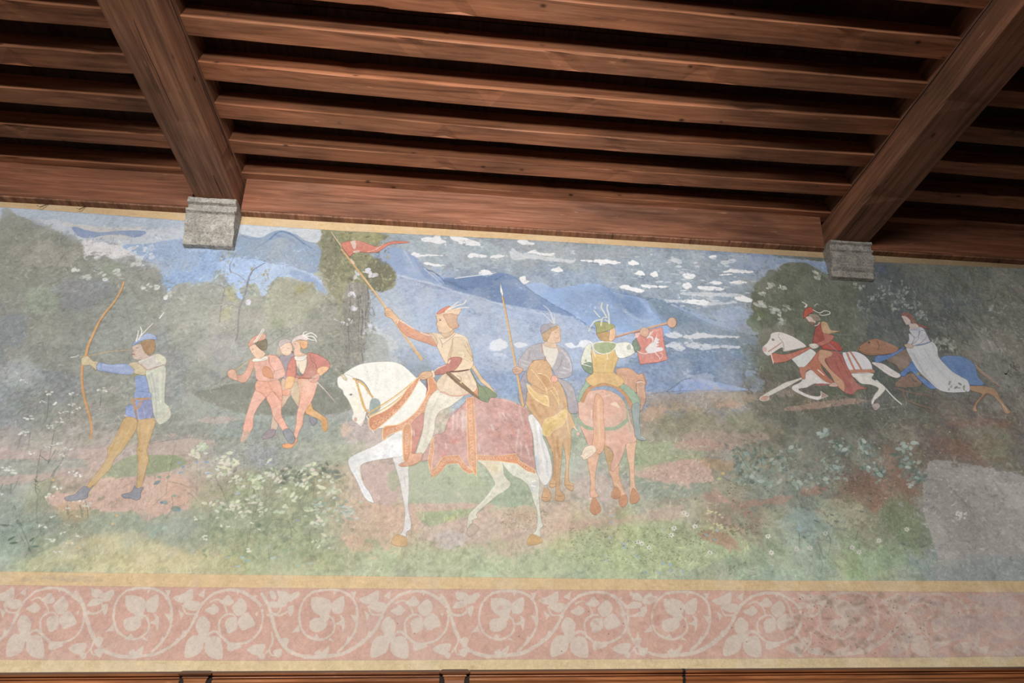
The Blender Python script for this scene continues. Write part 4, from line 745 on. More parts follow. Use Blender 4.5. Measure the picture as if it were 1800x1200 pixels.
P('e2dece', '325 352 442 328 440 365 330 378', o='8c7c6c'); P('e9be9e', '292 240 350 228 380 262 432 305 400 345 350 345 330 322 305 290', o='9c7060'); P('7f7358', '348 212 436 175 446 258 410 278 372 252', o='54483c', v=.14); P('dc9e82', '278 232 300 190 340 155 422 130 432 175 350 208 300 242', o='94584c')
S('ece6da', '335 205 380 140 412 85', 2.2, 1.4, .95); S('ece6da', '350 205 390 150 422 95', 1.8, 1.2, .95); S('7c5c50', '318 268 328 270', 1.2, .8, .9); S('c07868', '325 300 338 300', 1.2, .8, .9)
for s in ['385 400 400 470 395 530', '430 350 440 420', '330 430 360 440', '440 590 440 680', '345 700 400 720']: S('c88670', s, 1.4, .8, .45, fade=.4)

# --- white war horse and the bannerman
fig('war_horse'); V(760, 690, 4.286)
P('d8d8c6', '520 505 640 505 780 600 806 680 802 790 822 960 836 1000 812 1030 812 1092 755 1072 785 1020 790 900 762 820 732 720 680 660 590 612', o='8c8c80'); P('d6a86c', '742 1070 812 1090 822 1130 715 1146', o='a47c4c'); P('c8cccc', '730 690 790 660 802 740 760 760', so=2, a=.7, keep=False); S('f4f2ec', '750 700 775 705', 3, 2, .9); S('f4f2ec', '755 668 778 662', 3, 2, .9)
P('d9d6c0', '340 500 512 505 542 620 590 680 562 730 482 780 402 850 332 912 342 940 302 962 300 1002 260 1022 270 930 300 888 370 820 440 740 470 690 450 640 400 560', o='8c8c7c'); P('e8c890', '380 530 480 520 510 600 440 600', so=4, a=.5, clip=1, keep=False); P('c4aa94', '262 1032 300 985 350 1020 330 1052 275 1086', o='84705c'); S('f2f0e8', '470 700 400 800 290 905', 2.4, 1.4, .8, fade=.4)
V(580, 690, 4.285)
P('e0dcda', '478 470 605 440 592 560 596 700 590 860 612 980 605 1030 575 1052 570 1090 508 1082 550 1040 565 900 550 800 520 650 490 550', o='8c8c94'); P('d6aa74', '495 1070 572 1090 572 1155 468 1140', o='b08850'); S('b0a8ac', '560 640 570 710', 2, 1, .6); P('e8d8a8', '480 470 600 450 590 520 490 540', so=4, a=.5, clip=1, keep=False)
P('e6e8ea', '400 362 550 285 555 460 470 490 330 512 238 545 235 620 262 700 300 752 322 800 330 832 262 792 200 660 150 572 140 502 200 460 330 402', o='90908c'); S('c4cce0', '160 520 240 500 330 480 440 470', 3.6, 2, .5, fade=.8, f=False); S('b8c4dc', '175 560 215 650 262 760', 3, 2, .5, fade=.7, f=False); S('e4c488', '215 560 230 640 260 700', 2, 1, .6, fade=.4); P('d6b6ac', '318 770 365 758 385 800 340 828', o='b09488', a=.9)
V(580, 520, 5.0)
P('e7e7df', '110 700 200 630 300 592 450 577 560 580 640 610 740 700 862 835 800 1000 640 1110 510 1152 400 1160 352 1080 330 1000 370 900 300 760 200 720', o='6c6c6c', v=.04)
P('e9e7dc', '68 720 112 700 150 690 210 720 272 762 352 860 372 920 352 980 322 1020 300 1100 270 1146 240 1122 200 1092 195 1060 206 1020 172 940 150 900 120 862 112 830 72 792', o='9c9c94', v=.04)
P('94a5a4', '350 945 375 900 428 912 446 980 400 1032 352 1042', v=.06, keep=False)
for s, c in [('400 600 420 700 400 800 430 860', 'c8c8bc'), ('480 590 500 700 480 820', 'd8d8ca'), ('300 620 330 700 360 780', 'd0d0c4'), ('580 620 600 720 580 850', 'd4d4cc'), ('650 650 700 760 690 900', 'd2d4d0'), ('600 900 620 1000 560 1100', 'd0d2d0')]: S(c, s, 5, 3, .4, fade=1.4, f=False)
for s in ['80 730 95 780 110 820', '90 715 110 760 130 800', '110 715 130 760 150 790', '75 750 85 790', '120 740 150 780 180 790']: S('f6f4ee', s, 2.6, 1.4, .85); S('c0beb6', s, .7, .5, .5)
P('d8c8a0', '100 690 132 702 150 742 118 732', o='9c9484'); S('8c8480', '165 870 185 860 205 868', 1.2, .8, .8); dab(617, 693.5, 2.6, 2, '8c7c78', .8); dab(617, 693.5, 1.2, 1, '54484c', .9); dab(625, 737, 2.8, 4.2, 'd89c88', .9); S('d8a898', '250 1140 280 1120 300 1090', 2, 1, .7); P('f0e4c0', '190 900 260 880 290 960 240 1040 200 1000', so=5, a=.5, clip=None, keep=False)
for s, w in [('232 742 262 850 295 960 318 1010', 3.2), ('240 742 300 785 345 850 375 888', 3), ('208 728 240 745', 2.4)]: S('9c7434', s, w+.9, w+.9, .6, f=False); S('dcaa58', s, w, w, 1)
S('dcaa58', '342 1028 500 930 640 830 780 712', 2.8, 2, 1, f=True); S('dcae60', '352 1056 520 962 660 850 778 720', 2.4, 1.4, 1, f=True); S('a47c40', '350 1040 510 940 660 832', .8, .6, .6)
for x, y in [(628, 671), (646, 722), (648, 729)]: dab(x, y, 2.6, 2.6, 'b88864', 1); dab(x, y, 1.6, 1.6, 'dcc0a4', 1)
S('f0e8dc', '322 1058 345 1100 365 1170 385 1200', 2, 1.2, .95)
P('d98a62', '345 1078 480 1010 600 920 690 800 782 712 792 722 722 850 642 960 540 1062 380 1182', o='f0c890', ow=2, oa=1); 
def scroll(s, n, w, col='edc09c', r=1.7):
    p = catmull(pts(s), False, 8); d = np.r_[0, np.cumsum(np.hypot(*np.diff(p, axis=0).T))]
    for i in range(n):
        t = d[-1]*(i+.5)/n; x = np.interp(t, d, p[:, 0]); y = np.interp(t, d, p[:, 1]); th = np.linspace(0, 4.4, 7)+RR.uniform(0, 6)
        stroke(np.stack([x+w*np.cos(th), y+w*np.sin(th)], 1), col, .9, .7, a=.9)
scroll('380 1120 500 1060 610 970 690 860 750 760', 16, 2.6); scroll('370 1150 480 1100 600 1000', 9, 2.2)
P('cd8578', '880 700 930 760 935 850 880 940 850 1020 700 1270 700 1130 800 1060', o='8c4c44'); S('94443c', '850 730 855 830', 3, 2, .6)
P('df9064', '475 1152 600 1130 720 1052 800 960 862 842 868 800 862 730 900 718 942 800 925 862 882 942 802 1052 702 1142 600 1190 520 1220 470 1270', o='f0c488', ow=1.8, oa=1); scroll('500 1190 620 1150 720 1090 810 990 880 880', 17, 2.6)
V(580, 690, 4.285)
P('cd8578', '608 248 722 142 715 200 690 300 662 380 640 452 604 452', o='8c4c44'); S('e8d4cc', '618 285 620 320', 2, 1.4, .8); S('e8d4cc', '632 285 635 325', 2, 1.4, .8)
P('dc9466', '550 272 608 245 610 430 592 492 555 502', o='f0c488', ow=1.6, oa=1); scroll('580 290 580 380 575 480', 9, 2.4)
# trapping over the back
P('cb978e', '858 300 895 200 980 110 1060 30 1120 20 1230 38 1330 52 1400 78 1490 128 1510 200 1525 330 1530 440 1545 580 1480 550 1410 495 1270 512 1108 508 1105 620 1070 590 1000 570 965 530 880 535 840 590 770 636 750 570 740 510 690 508 775 330', o='94544c', v=.13)
for s, c, w in [('930 130 925 280', 'e4dcd8', 4), ('960 150 955 280', 'd8c8c8', 4), ('1000 140 1000 290', 'e0d4d4', 5), ('1020 180 1015 280', 'dcd0d0', 4), ('1270 150 1290 190', 'e4d8d4', 3), ('1300 150 1330 200', 'e4d8d4', 3), ('1340 160 1380 205', 'dccccc', 3), ('1215 240 1240 310', 'e0d4d2', 4), ('1430 140 1460 250', 'e0c8c0', 4),
                ('1420 280 1400 450', 'dcc8c8', 4), ('1440 380 1440 470', 'e4d8d8', 3), ('1480 400 1510 510', 'e4dcdc', 4), ('870 380 885 460', 'e4dcdc', 3), ('1120 390 1130 440', 'dccccc', 3), ('1300 50 1400 80', 'ecc4b8', 5), ('1230 60 1250 110', 'a8807c', 5), ('880 180 960 130', 'b09090', 9), ('1180 100 1210 190', 'b88c88', 9), ('850 480 900 420', 'd8877c', 8), ('930 370 960 350', 'd87c70', 7), ('1350 240 1400 330', 'd88c80', 9), ('1180 280 1300 330', 'd08c80', 10), ('1480 230 1500 420', 'd48c80', 6)]: S(c, s, w, w*.6, .55, clip=None, fade=.8, f=False)
P('df8f62', '738 512 760 380 775 330 782 420 768 520 765 580 800 560 835 500 870 478 970 470 1000 520 1040 560 1075 590 1108 632 1100 600 1045 610 1000 582 965 532 880 538 840 592 770 640 752 580', sm=0, o='f4cc90', ow=1.2, oa=.9, keep=False)
scroll('756 560 770 610 830 560 870 505 970 505 1010 550 1060 580 1090 600', 18, 2.3); scroll('770 360 760 440 755 500', 7, 2)
P('e09468', '1030 40 1082 35 1092 200 1098 300 1104 505 1105 628 1060 560 1040 500 1030 250', sm=0, o='f4cc90', ow=1.2, oa=.9); scroll('1055 50 1060 200 1066 350 1075 500 1085 590', 22, 3)
P('df8f62', '1105 468 1270 478 1395 460 1430 510 1480 545 1545 580 1548 612 1480 588 1410 535 1270 515 1105 508', sm=0, o='f4cc90', ow=1.2, oa=.9); scroll('1110 490 1270 497 1400 490 1450 545 1540 595', 22, 2.4)
V(760, 690, 4.286)
P('dcdcda', '722 178 770 165 822 230 832 330 862 402 892 500 902 600 872 682 832 692 790 602 770 460 758 330 735 240', o='8c8c90', v=.05)
for s, c in [('760 200 785 330 800 480 810 620', 'b4bcd0'), ('790 220 810 350 830 480 850 620', 'eeeeea'), ('750 190 770 300 785 420', 'e8dcc0'), ('810 260 830 400 860 520 870 620', 'c0c4cc'), ('800 400 820 560 830 660', 'e8d4cc'), ('780 480 800 600', 'a8b4cc')]: S(c, s, 4, 2.4, .6, fade=.6, f=False)
fig('bannerman'); V(0, 0)
S('7c5c3c', '582 407 601 440 640 490 679 542', 1.6, 2.6, .6, f=False); S('dcc498', '582 407 592 422 600 432', 1.2, 1.6, .95); S('d6a468', '600 438 640 489 680 543 700 574 741 631', 3.2, 4.2, 1, f=True); S('e8c8a4', '617 456 622 463', 3.4, 3.4, .9); S('f0dcb4', '640 488 690 556 735 620', .9, .8, .6)
V(600, 380, 6)
P('dd7c66', '0 290 60 265 150 255 230 270 330 310 400 316 480 280 560 262 700 267 702 280 560 292 485 312 400 370 330 385 250 382 190 376 130 390 90 422 50 382 20 340', o='8c4038', ow=1, v=.1)
P('dcccbc', '95 270 145 255 156 300 150 345 126 342 110 300', a=.8, keep=False); P('dcccbc', '132 366 190 360 188 380 132 386', a=.8, keep=False); S('f0c8b8', '280 375 340 360 400 325 460 290', 1.6, .8, .6); S('dccabc', '370 350 410 315', 2, 1, .7)
V(580, 520, 5.0)
P('d88e6a', '606 200 700 265 800 320 902 340 935 440 840 412 720 372 650 332 590 250', sm=1, o='8c5440'); P('cb7c5e', '590 250 650 332 720 372 840 412 935 440 920 410 760 360 660 300 610 230', a=.6, clip=None, keep=False)
S('ecd4c4', '620 215 680 255 742 292', 3, 1.6, .8, dry=.3); S('ecd4c4', '800 322 860 345 902 348', 2.8, 1.6, .8, dry=.3)
P('dba97e', '485 120 520 105 562 150 605 198 572 238 540 200 490 175', o='8c5c3c'); 
for s in ['490 135 530 140', '488 150 525 158', '492 168 530 175']: S('9c6848', s, .8, .6, .8)
S('ecd8b0', '590 240 605 205', 2, 1.6, .9)
V(0, 0); P('dcd5c2', '775 683 800 688 818 692 795 712 775 722 766 735 763 760 752 785 743 798 732 796 738 775 744 750 746 727 752 705 762 690', o='8c8470'); S('b4b49c', '770 700 756 730 752 760 742 790', 4, 2, .5, fade=1, f=False)
V(580, 690, 4.285); P('e2a482', '600 450 632 460 692 455 682 510 622 546 542 556 520 540 580 510', o='9c6040')
V(700, 520, 6.0)
P('8c5a34', '770 1010 830 960 842 1030 820 1062', a=.5, keep=False); P('d98a62', '775 1010 832 962 842 1030 820 1060')
P('daba90', '770 690 805 735 885 860 965 940 1042 1050 950 970 870 905 800 800 760 740', o='8c7048'); P('7f8f6a', '680 668 772 690 762 750 790 830 852 930 950 972 1045 1055 970 1075 945 1120 850 1082 840 960 780 850 740 760', o='4c5c40', v=.1); S('54644a', '790 830 850 940 900 980 940 1040 960 1070', 1, .8, .6)
P('deC4a4'.lower(), '505 720 590 770 740 768 765 800 832 960 760 1032 640 1052 560 1052 450 1012 400 930 450 850 495 810', o='94705c'); S('d99684', '445 1015 500 1020 545 1050 640 1055 755 1032', 2.6, 2, .9)
for s, c in [('520 820 480 920 460 1000', 'c4a68c'), ('600 830 580 940 570 1040', 'ecdcc8'), ('660 860 660 960 680 1040', 'c4a68c'), ('720 800 760 900 790 970', 'c8ac90'), ('540 850 520 950 510 1020', 'ecdcc8')]: S(c, s, 3.4, 2, .5, fade=.8, f=False)
P('e1c6a2', '330 398 410 393 455 408 500 440 575 390 640 398 722 440 745 500 790 660 760 770 560 790 505 722 470 660 420 560 388 480', o='94704c', v=.05)
P('d9bf98', '572 460 600 440 700 440 742 540 785 685 650 652 550 652 560 560', o='94704c', v=.07); P('d2b08c', '330 398 410 410 415 520 385 490 350 440', a=.7, keep=False)
for s in ['345 395 385 430 410 490 405 530', '575 450 572 560 555 640', '520 680 540 600 560 520', '700 520 740 590 780 650']: S('94603c', s, 1, .8, .6)
S('f0e4d0', '600 415 680 430 730 480', 2.4, 1.4, .7, fade=.4); S('ecdcc0', '590 650 680 652 780 700', 2, 1.4, .8); S('e8d8bc', '640 600 690 610 680 640', 3, 2, .7, dry=.4)
P('d6ac82', '455 378 570 345 578 392 490 436', o='94683c', ow=.7); P('e3bc94', '405 200 482 192 530 285 572 340 560 372 490 395 455 385 425 378 412 322 402 300 412 270', o='94683c', ow=.8)
P('d29e7a', '478 200 560 183 628 192 616 260 637 320 592 347 542 328 508 262', o='946040'); P('dcba9a', '395 207 412 183 530 148 658 130 632 202 560 186 470 196 410 214', o='9c7860'); P('d67a62', '408 187 440 150 520 108 562 118 520 150 430 192', o='94503c')
for s in ['500 165 560 115 632 64', '535 145 610 105 690 82 716 44', '620 132 680 124 745 120']: S('ece8da', s, 2.6, 1.6, .95); S('8c8070', s, .6, .5, .4)
dab(773.7, 562.8, 1.5, 1.1, '54443c', .9); S('8c6048', '430 240 455 242', .9, .6, .7); S('c07c64', '415 325 440 328', 1.2, .8, .8); S('9c6c4c', '408 270 400 300 412 308', .9, .7, .7); S('b88868', '500 260 520 300 545 335', 1, .8, .6)
S('7c5048', '450 440 470 450 520 440 580 395', 1, .8, .7); S('7c5048', '430 440 460 500 462 545', 1, .8, .7); S('7c5048', '470 510 540 460 600 400', 1, .8, .6)
P('c17668', '550 652 668 652 642 730 562 800 400 832 383 790 440 745 512 716', o='84483c'); S('ecd0c0', '380 795 430 755 505 728', 2.4, 1.4, .85, dry=.35); S('ecd0c0', '530 705 548 680', 3.4, 2.6, .85)
P('ecdcc0', '345 800 372 788 388 850 360 854', o='94704c', ow=.7); P('dcac82', '225 832 262 800 342 798 362 840 320 866 270 886 230 872 213 852', o='94603c')
for s in ['225 850 260 850', '235 865 275 862', '240 838 280 838']: S('9c6844', s, .8, .6, .7)
S('6f4840', '548 800 640 795 742 778', 3.2, 2.6, 1); P('84684c', '510 812 540 803 682 920 842 1065 830 1076 640 942 520 832', o='5c4430', ow=.7); S('e8dcc0', '560 830 680 940', .9, .7, .6); dab(810, 672, 2, 2, 'dcb470', 1)
S('8c6044', '620 840 660 860 665 900', 1, .8, .7)

# --- the grey rider with the spear
fig('brown_horse'); V(900, 680, 5.0)
P('cf9e70', '290 890 322 900 347 970 312 1006 263 992 268 942', o='94643c')
P('d0a272', '112 130 127 60 160 0 200 -60 300 -80 400 -60 440 0 472 80 502 200 555 350 522 372 520 480 510 600 500 680 500 820 542 855 527 912 468 872 464 810 474 700 468 600 445 500 437 620 422 760 422 900 462 952 450 1002 380 992 384 930 390 830 382 830 384 872 338 882 328 842 360 780 362 620 340 540 290 430 250 330 180 240 150 200', o='94683f', v=.08)
for s, c, w in [('400 440 400 540 420 620', 'a8743f', 5), ('350 420 370 540 380 700 370 820', 'b48050', 5), ('460 420 480 560 480 700', 'dcb48c', 4), ('410 640 405 760 405 900', 'b88454', 3), ('170 120 200 200 250 260', 'b47c48', 7), ('430 150 420 250 350 300', 'dcb488', 8), ('250 130 300 200 320 270', 'c48c5c', 8), ('480 690 482 800', 'e8c088', 2)]: S(c, s, w, w*.7, .5, fade=1, f=False)
for s in ['262 968 315 975', '384 948 430 960 455 945', '465 860 535 870', '335 850 385 852']: S('8c5c38', s, 1.2, .8, .7)
P('dcb06c', '140 0 165 60 222 122 312 162 312 88 245 80 190 40 150 -20', o='f0d8a0', ow=1.2, oa=.9, v=.1); P('d8b268', '290 290 380 250 482 180 484 222 452 330 362 382 320 432 268 402', o='f0dca4', ow=1, oa=.7, v=.12); scroll('300 310 390 260 470 205', 12, 2.2, 'ecd49c')
for k in range(13): S('a8843c', '%d %d %d %d' % (300+k*13, 380-k*9, 305+k*13, 415-k*11), .8, .6, .6)
for k in range(8): S('ecd094', '%d %d %d %d' % (210+k*12, 82+k*3, 218+k*12, 120+k*5), .8, .6, .7)
S('e0a860', '440 20 480 160 520 280 555 350', 3, 2, .9); S('f0d8b4', '545 350 575 385', 2.4, 1.6, .9); dab(1018, 763, 4, 4, 'a8948c', 1); dab(1016, 762, 2.6, 3, 'd8b888', 1); S('ecc88c', '482 240 485 330 495 390', 1.6, 1, .8); S('ecc88c', '490 330 505 420', 1.4, 1, .7)
fig('spearman'); V(860, 480, 5.0)
P('9c98a6', '320 870 335 960 312 1170 255 1100 268 960', o='54545c'); P('a49da4', '590 920 722 980 762 1100 782 1220 700 1220 680 1080 640 990', o='54545c')
P('a9a5ad', '300 862 250 795 290 722 362 642 482 613 592 628 682 690 722 780 732 862 702 912 600 922 562 860 520 800 502 768 392 768 342 840', o='64606c', v=.08); P('d6cec2', '475 620 592 650 604 700 552 830 502 760 480 700', v=.04); P('d8b492', '500 600 580 612 590 655 530 655 480 630', o='94745c', ow=.7)
S('b88c74', '458 620 470 700', 2.2, 1.8, .9); S('b88c74', '590 632 612 690', 2.2, 1.8, .9)
for s, c in [('300 770 360 790', 'e0dce0'), ('280 800 340 820', 'dcd8dc'), ('640 680 710 780 720 860', 'd4d0d8'), ('620 870 690 880', 'dcd8e0'), ('360 680 340 760', '8a8690'), ('640 760 620 820 580 860', '88848e'), ('650 830 700 850', 'e0dce4')]: S(c, s, 2, 1.2, .7, fade=.3)
P('ba976e', '465 520 500 490 562 463 602 470 560 500 532 540 522 592 478 592', o='8c6c48', ow=.7); P('dfb592', '510 600 528 560 545 515 602 458 622 500 627 570 620 605 585 612 560 618', o='94704f', ow=.8); P('b88f62', '545 500 580 468 605 472 600 485 560 510', a=.9, keep=False)
P('a09da6', '455 530 455 480 480 450 560 443 602 460 545 480 480 522', o='605c64')
for s in ['562 440 510 390 455 338', '570 445 540 350 510 310 476 282', '575 432 572 395 576 358']: S('dfdfe0', s, 2, 1.2, .95); S('707078', s, .6, .5, .5)
S('705440', '578 520 592 520', 1, .8, .9); S('a8745c', '590 570 612 572', 1.1, .8, .8); S('8c6450', '612 525 622 550 610 556', .8, .6, .7)
S('8c5c34', '118 205 300 1165', 4, 4.2, .6, f=False, sm=0); S('d9a768', '115 205 297 1165', 3, 3.8, 1, f=True, sm=0); P('e6e6e6', '97 78 124 180 119 212 95 162', sm=0, o='5c6474'); P('cf9f82', '208 842 240 818 292 838 286 872 240 892 210 870', o='7c5440'); 
for s in ['215 850 250 845', '215 865 255 862']: S('845c48', s, .9, .7, .7)
fig('brown_horse')
P('d3a474', '388 775 440 762 502 770 542 830 562 920 562 1000 522 1030 480 1040 430 1010 352 962 330 900 350 820', o='94683f', v=.08)
P('b8834f', '440 880 500 900 530 980 500 1010 460 960', so=2.5, a=.6, keep=False); S('946440', '385 790 375 765 400 770', 1.2, .8, .8); S('946440', '485 775 492 730 500 765', 1.2, .8, .8); S('f0e4d0', '430 885 455 885', 1.6, 1, .9); S('54402c', '432 890 452 892', 1, .7, .9)
for s in ['370 845 400 880 450 940 500 1012', '445 880 500 900 540 950', '332 968 360 1010 430 1060 510 1080', '330 975 350 1040 440 1130 525 1170', '510 1080 525 1170', '500 1010 510 1060', '540 1030 590 1100 612 1155', '590 1040 608 1100 614 1155', '560 1000 585 1030']: S('ecd08c', s, 1.5, 1.1, .9)
P('e4a08c', '552 902 590 905 602 940 572 962 545 945', o='94584c')

# --- the trumpeter
fig('chestnut_horse'); V(980, 520, 6.0)
P('cf9a7a', '610 790 680 760 770 768 852 828 902 818 942 930 905 922 862 900 845 960 850 1020 780 1000 700 930', o='8c5c44'); P('c8987c', '832 910 925 900 922 980 930 1100 882 1210 842 1210 845 1080', r=.5, o='704c3c', v=.12); S('e8e0d8', '832 915 880 905 915 915', 1.6, 1, .8); S('6c4838', '900 830 915 870 938 925', 1.2, .8, .7)
S('dcd0b4', '840 960 850 1060 848 1180', 1.2, .8, .7)
V(900, 680, 5.0)
P('e2ab8a', '668 600 762 580 748 680 732 780 732 900 757 960 690 962 690 820 670 690', o='a06c50'); P('cb8c64', '690 1042 720 968 772 1040 777 1092 730 1122 690 1092', o='a46840', v=.05)
P('e6b492', '1008 480 1088 470 1082 560 1072 700 1082 860 1112 952 1038 962 1038 850 1030 700 1010 600', o='a87454'); P('cb8c64', '1040 962 1065 888 1122 972 1092 1017 1045 1022', o='a46840', v=.05)
P('c8a070', '810 520 850 540 892 600 895 690 860 740 845 690 820 600', o='a07c50'); P('dda682', '855 735 935 685 942 770 962 850 1002 952 950 962 900 880 878 800', o='a06c50'); P('cb8c64', '873 962 905 878 952 932 930 982', o='a46840'); P('cb8c64', '945 972 1000 948 1017 1010 980 1057 945 1032', o='a46840'); S('ecd8a8', '925 860 960 900 975 950', 2, 1, .7)
P('dea992', '583 200 590 120 640 60 722 28 832 28 942 80 1012 180 1042 300 1086 402 1086 482 1005 500 982 580 932 690 880 745 868 690 892 600 862 540 810 520 760 560 680 520 640 440 600 340', o='a06c58', v=.07)
for s, c, w in [('620 150 640 260 700 330', 'e8bcac', 12), ('960 140 990 230 960 300', 'c8967c', 10), ('860 110 930 160', 'd09a80', 9), ('900 440 960 460 940 600', 'd09a84', 9), ('830 420 860 500', 'e8bca8', 6), ('700 420 690 480', 'cc9078', 6), ('650 90 760 50', 'e8c4b4', 6)]: S(c, s, w, w*.7, .5, fade=2, f=False)
S('8fa683', '585 290 640 348 708 368', 7, 7, 1, f=True); S('8fa683', '815 368 920 358 1012 292', 7, 7, 1, f=True); S('8fa683', '1012 300 1010 200 980 120 930 70', 3, 1.8, .95); S('8fa683', '1020 270 1040 400', 2, 1.4, .8)
P('ecd0b0', '862 148 905 125 945 170 948 188 905 172', sm=0, a=.85, keep=False); S('f0dcc8', '860 70 800 90', 2, 1, .6)
P('e5a984', '722 130 742 60 785 90 800 130 802 250 817 400 812 520 782 582 742 580 702 522 717 420 715 250', o='a06c4c', v=.06); S('f0c8a8', '760 120 760 260 770 420 760 520', 4, 2.4, .5, fade=.8, f=False); S('f0e8e0', '700 205 695 280', 1.6, 1, .8); S('cf8c68', '735 140 732 300 738 420', 3, 2, .5, fade=.6, f=False)
P('ead2b6', '595 605 612 590 640 530 712 512 742 560 690 610 632 642 618 618', o='94745c', v=.06); S('b8947c', '620 600 660 560 710 550', .9, .7, .7); S('b8947c', '640 630 680 590 720 575', .9, .7, .7)
fig('trumpeter'); V(980, 520, 6.0)
P('8fae8c', '300 898 352 932 282 1020 240 1110 214 1100 240 1000 280 940', o='54705c'); P('8fac90', '640 960 702 930 802 1000 862 1080 872 1160 800 1160 740 1080', o='54705c'); S('c48a5c', '262 1110 330 985 460 935 600 955 720 1055 790 1200', 6.4, 6.4, 1, f=True); S('94603c', '245 1100 320 965 460 915 610 935 735 1040 800 1160', 1, .8, .6)
V(900, 680, 5.0); P('8d9e9e', '1052 170 1122 150 1118 300 1130 380 1130 425 1182 458 1142 472 1085 440 1070 330', o='4c5858', v=.08); S('e8dccc', '1140 440 1180 460', 1.6, 1, .8)
V(980, 520, 6.0)
P('d9b26a', '352 555 400 600 470 612 592 540 642 640 602 760 602 812 702 890 642 962 560 932 470 920 370 952 298 880 370 812 368 720', o='8c703c', v=.06); S('a88444', '370 800 470 812 600 808', 1, .8, .7); P('dfae74', '380 830 600 820 690 890 640 955 470 915 372 945 310 880', so=1, a=.5, keep=False)
for s, c in [('400 640 410 780', 'c49848'), ('520 640 500 790', 'ecc888'), ('600 600 570 760', 'c49c54'), ('450 830 440 910', 'c8a060'), ('540 830 570 920', 'c8a060'), ('610 850 650 930', 'ecc490')]: S(c, s, 3, 2, .45, fade=.7, f=False)
P('d5d9c6', '355 508 352 600 362 700 350 762 290 752 246 712 260 622 300 530', o='6c7464'); P('7c9078', '258 730 350 702 372 808 340 822 290 790', o='4c5c48', v=.1); S('e4e6d8', '262 720 350 745', 2, 1.4, .8); P('7c9078', '285 690 300 660 312 700', a=.8, keep=False)
P('dcddd2', '610 508 740 488 802 540 822 592 740 642 650 655 612 600', o='74746c'); P('9ca898', '730 540 760 510 775 560 740 570', a=.7, r=.5, keep=False)
P('748874', '790 492 840 440 902 428 932 480 882 562 822 592 800 540', o='3c4c40', v=.1); S('94a890', '820 560 870 520 860 470', 2, 1, .5)
P('98a87a', '378 512 440 488 570 488 622 520 562 592 470 612 390 570', o='e4e0c8', ow=1.8, oa=1, v=.08); S('e8e4cc', '375 560 385 595 400 650', 1.8, 1.4, .8); S('e8e4cc', '520 600 530 670', 1.8, 1.4, .8); S('f0ece0', '440 488 510 480 575 492', 2, 1.6, .9)
P('dcae88', '480 440 570 440 575 480 480 480', keep=True); P('b4905c', '418 388 560 378 577 420 552 472 462 468 430 432', o='7c6038', ow=.7, v=.12); P('dfb088', '555 340 597 330 612 400 602 452 570 477 540 462 548 400', o='94643c', ow=.8); P('9a9b60', '393 283 470 273 562 293 605 325 540 362 420 392 410 340', o='5c6038', v=.1)
for s in ['445 222 415 190 385 152', '520 225 490 170 462 120 470 70', '545 292 538 190 522 130 530 92', '458 248 400 262 370 292 345 330 330 372', '458 310 466 260 482 228 520 228', '500 250 540 270']: S('e0dfcc', s, 2.6, 1.8, .95); S('707460', s, .6, .5, .5)
P('db8678', '808 392 900 372 1105 330 1117 440 1135 560 1162 672 1060 700 870 722 852 640 845 592 880 560', sm=0, o='8c4440', v=.1); P('e0cfc8', '815 400 875 388 845 440 820 440', sm=0, a=.8, keep=False); P('dcd0cc', '940 420 975 385 1010 372 970 430 945 440', a=.85, keep=False); P('e0d4d0', '1010 372 1090 345 1060 362', a=.6, keep=False)
P('dcd6d8', '925 560 960 520 1000 480 985 440 945 450 935 470 950 432 990 425 1012 450 1005 500 1050 402 1045 440 1075 460 1055 480 1075 490 1045 510 1070 520 1040 540 1105 545 1110 575 1050 590 1015 600 960 605 935 580', sm=1, keep=False, v=.04); S('dcd6d8', '1030 600 1060 630 1080 660 1075 670', 1.6, 1.2, .9); S('dcd6d8', '845 585 900 610 960 600', 2, 1.2, .9); S('dcd6d8', '1075 600 1110 620 1090 660', 1.4, 1, .7); S('b8a8b4', '900 640 920 620', 2, 1.4, .8); S('b8a8b4', '985 610 990 660', 3, 2, .6)
S('9c5c44', '610 434 760 392 900 356 1165 292', 3.2, 4.4, .6, f=False); S('cf9774', '610 430 760 388 900 352 1160 286', 2.4, 3.6, 1, f=True); dab(1181.5, 567, 8.8, 9.6, '8c5c48', .9); dab(1181, 566.6, 8, 8.8, 'd2a284', 1)
P('d9a88a', '870 362 920 333 965 372 942 432 880 415', o='945c48'); S('e4ac94', '825 415 870 400', 2.4, 1.6, .8)

# --- the gallop on the right (painted in the same colours, standing where the wall is dim)
fig('galloping_horse'); V(1320, 520, 5.714)
P('c6bebb', '1210 668 1322 680 1420 740 1502 792 1470 825 1390 802 1290 732', o='5c5450'); S('a49c9c', '1260 690 1380 760 1460 810', 1.4, .8, .6)
S('c6c2bc', '1262 850 1345 925 1430 1018 1508 1085', 3.4, 3, 1, f=True)
P('cbc8c0', '1005 780 1222 778 1215 830 1305 880 1352 930 1300 1000 1242 1052 1222 1102 1208 1062 1240 990 1280 930 1200 892 1110 882 1050 832', o='6c6860'); P('9c8c86', '1212 1102 1270 1073 1297 1110 1252 1152', o='483c3c')
P('c8c5b8', '530 828 480 852 372 912 292 952 212 992 150 1012 118 1000 160 970 250 920 340 870 440 840 512 818', o='706c60'); P('b88a78', '88 1032 130 1000 182 1010 162 1050 110 1052', o='e0d8d0', ow=1.2, oa=.9)
P('cec9c6', '540 780 620 738 702 800 832 872 752 892 642 882 562 920 490 932 490 952 602 1000 690 1005 702 960 722 980 692 1042 600 1032 480 982 414 940 420 902 502 860', o='6c6864'); P('a48478', '702 958 772 1002 705 1032', sm=0, o='dcd4cc', ow=1, oa=.9)
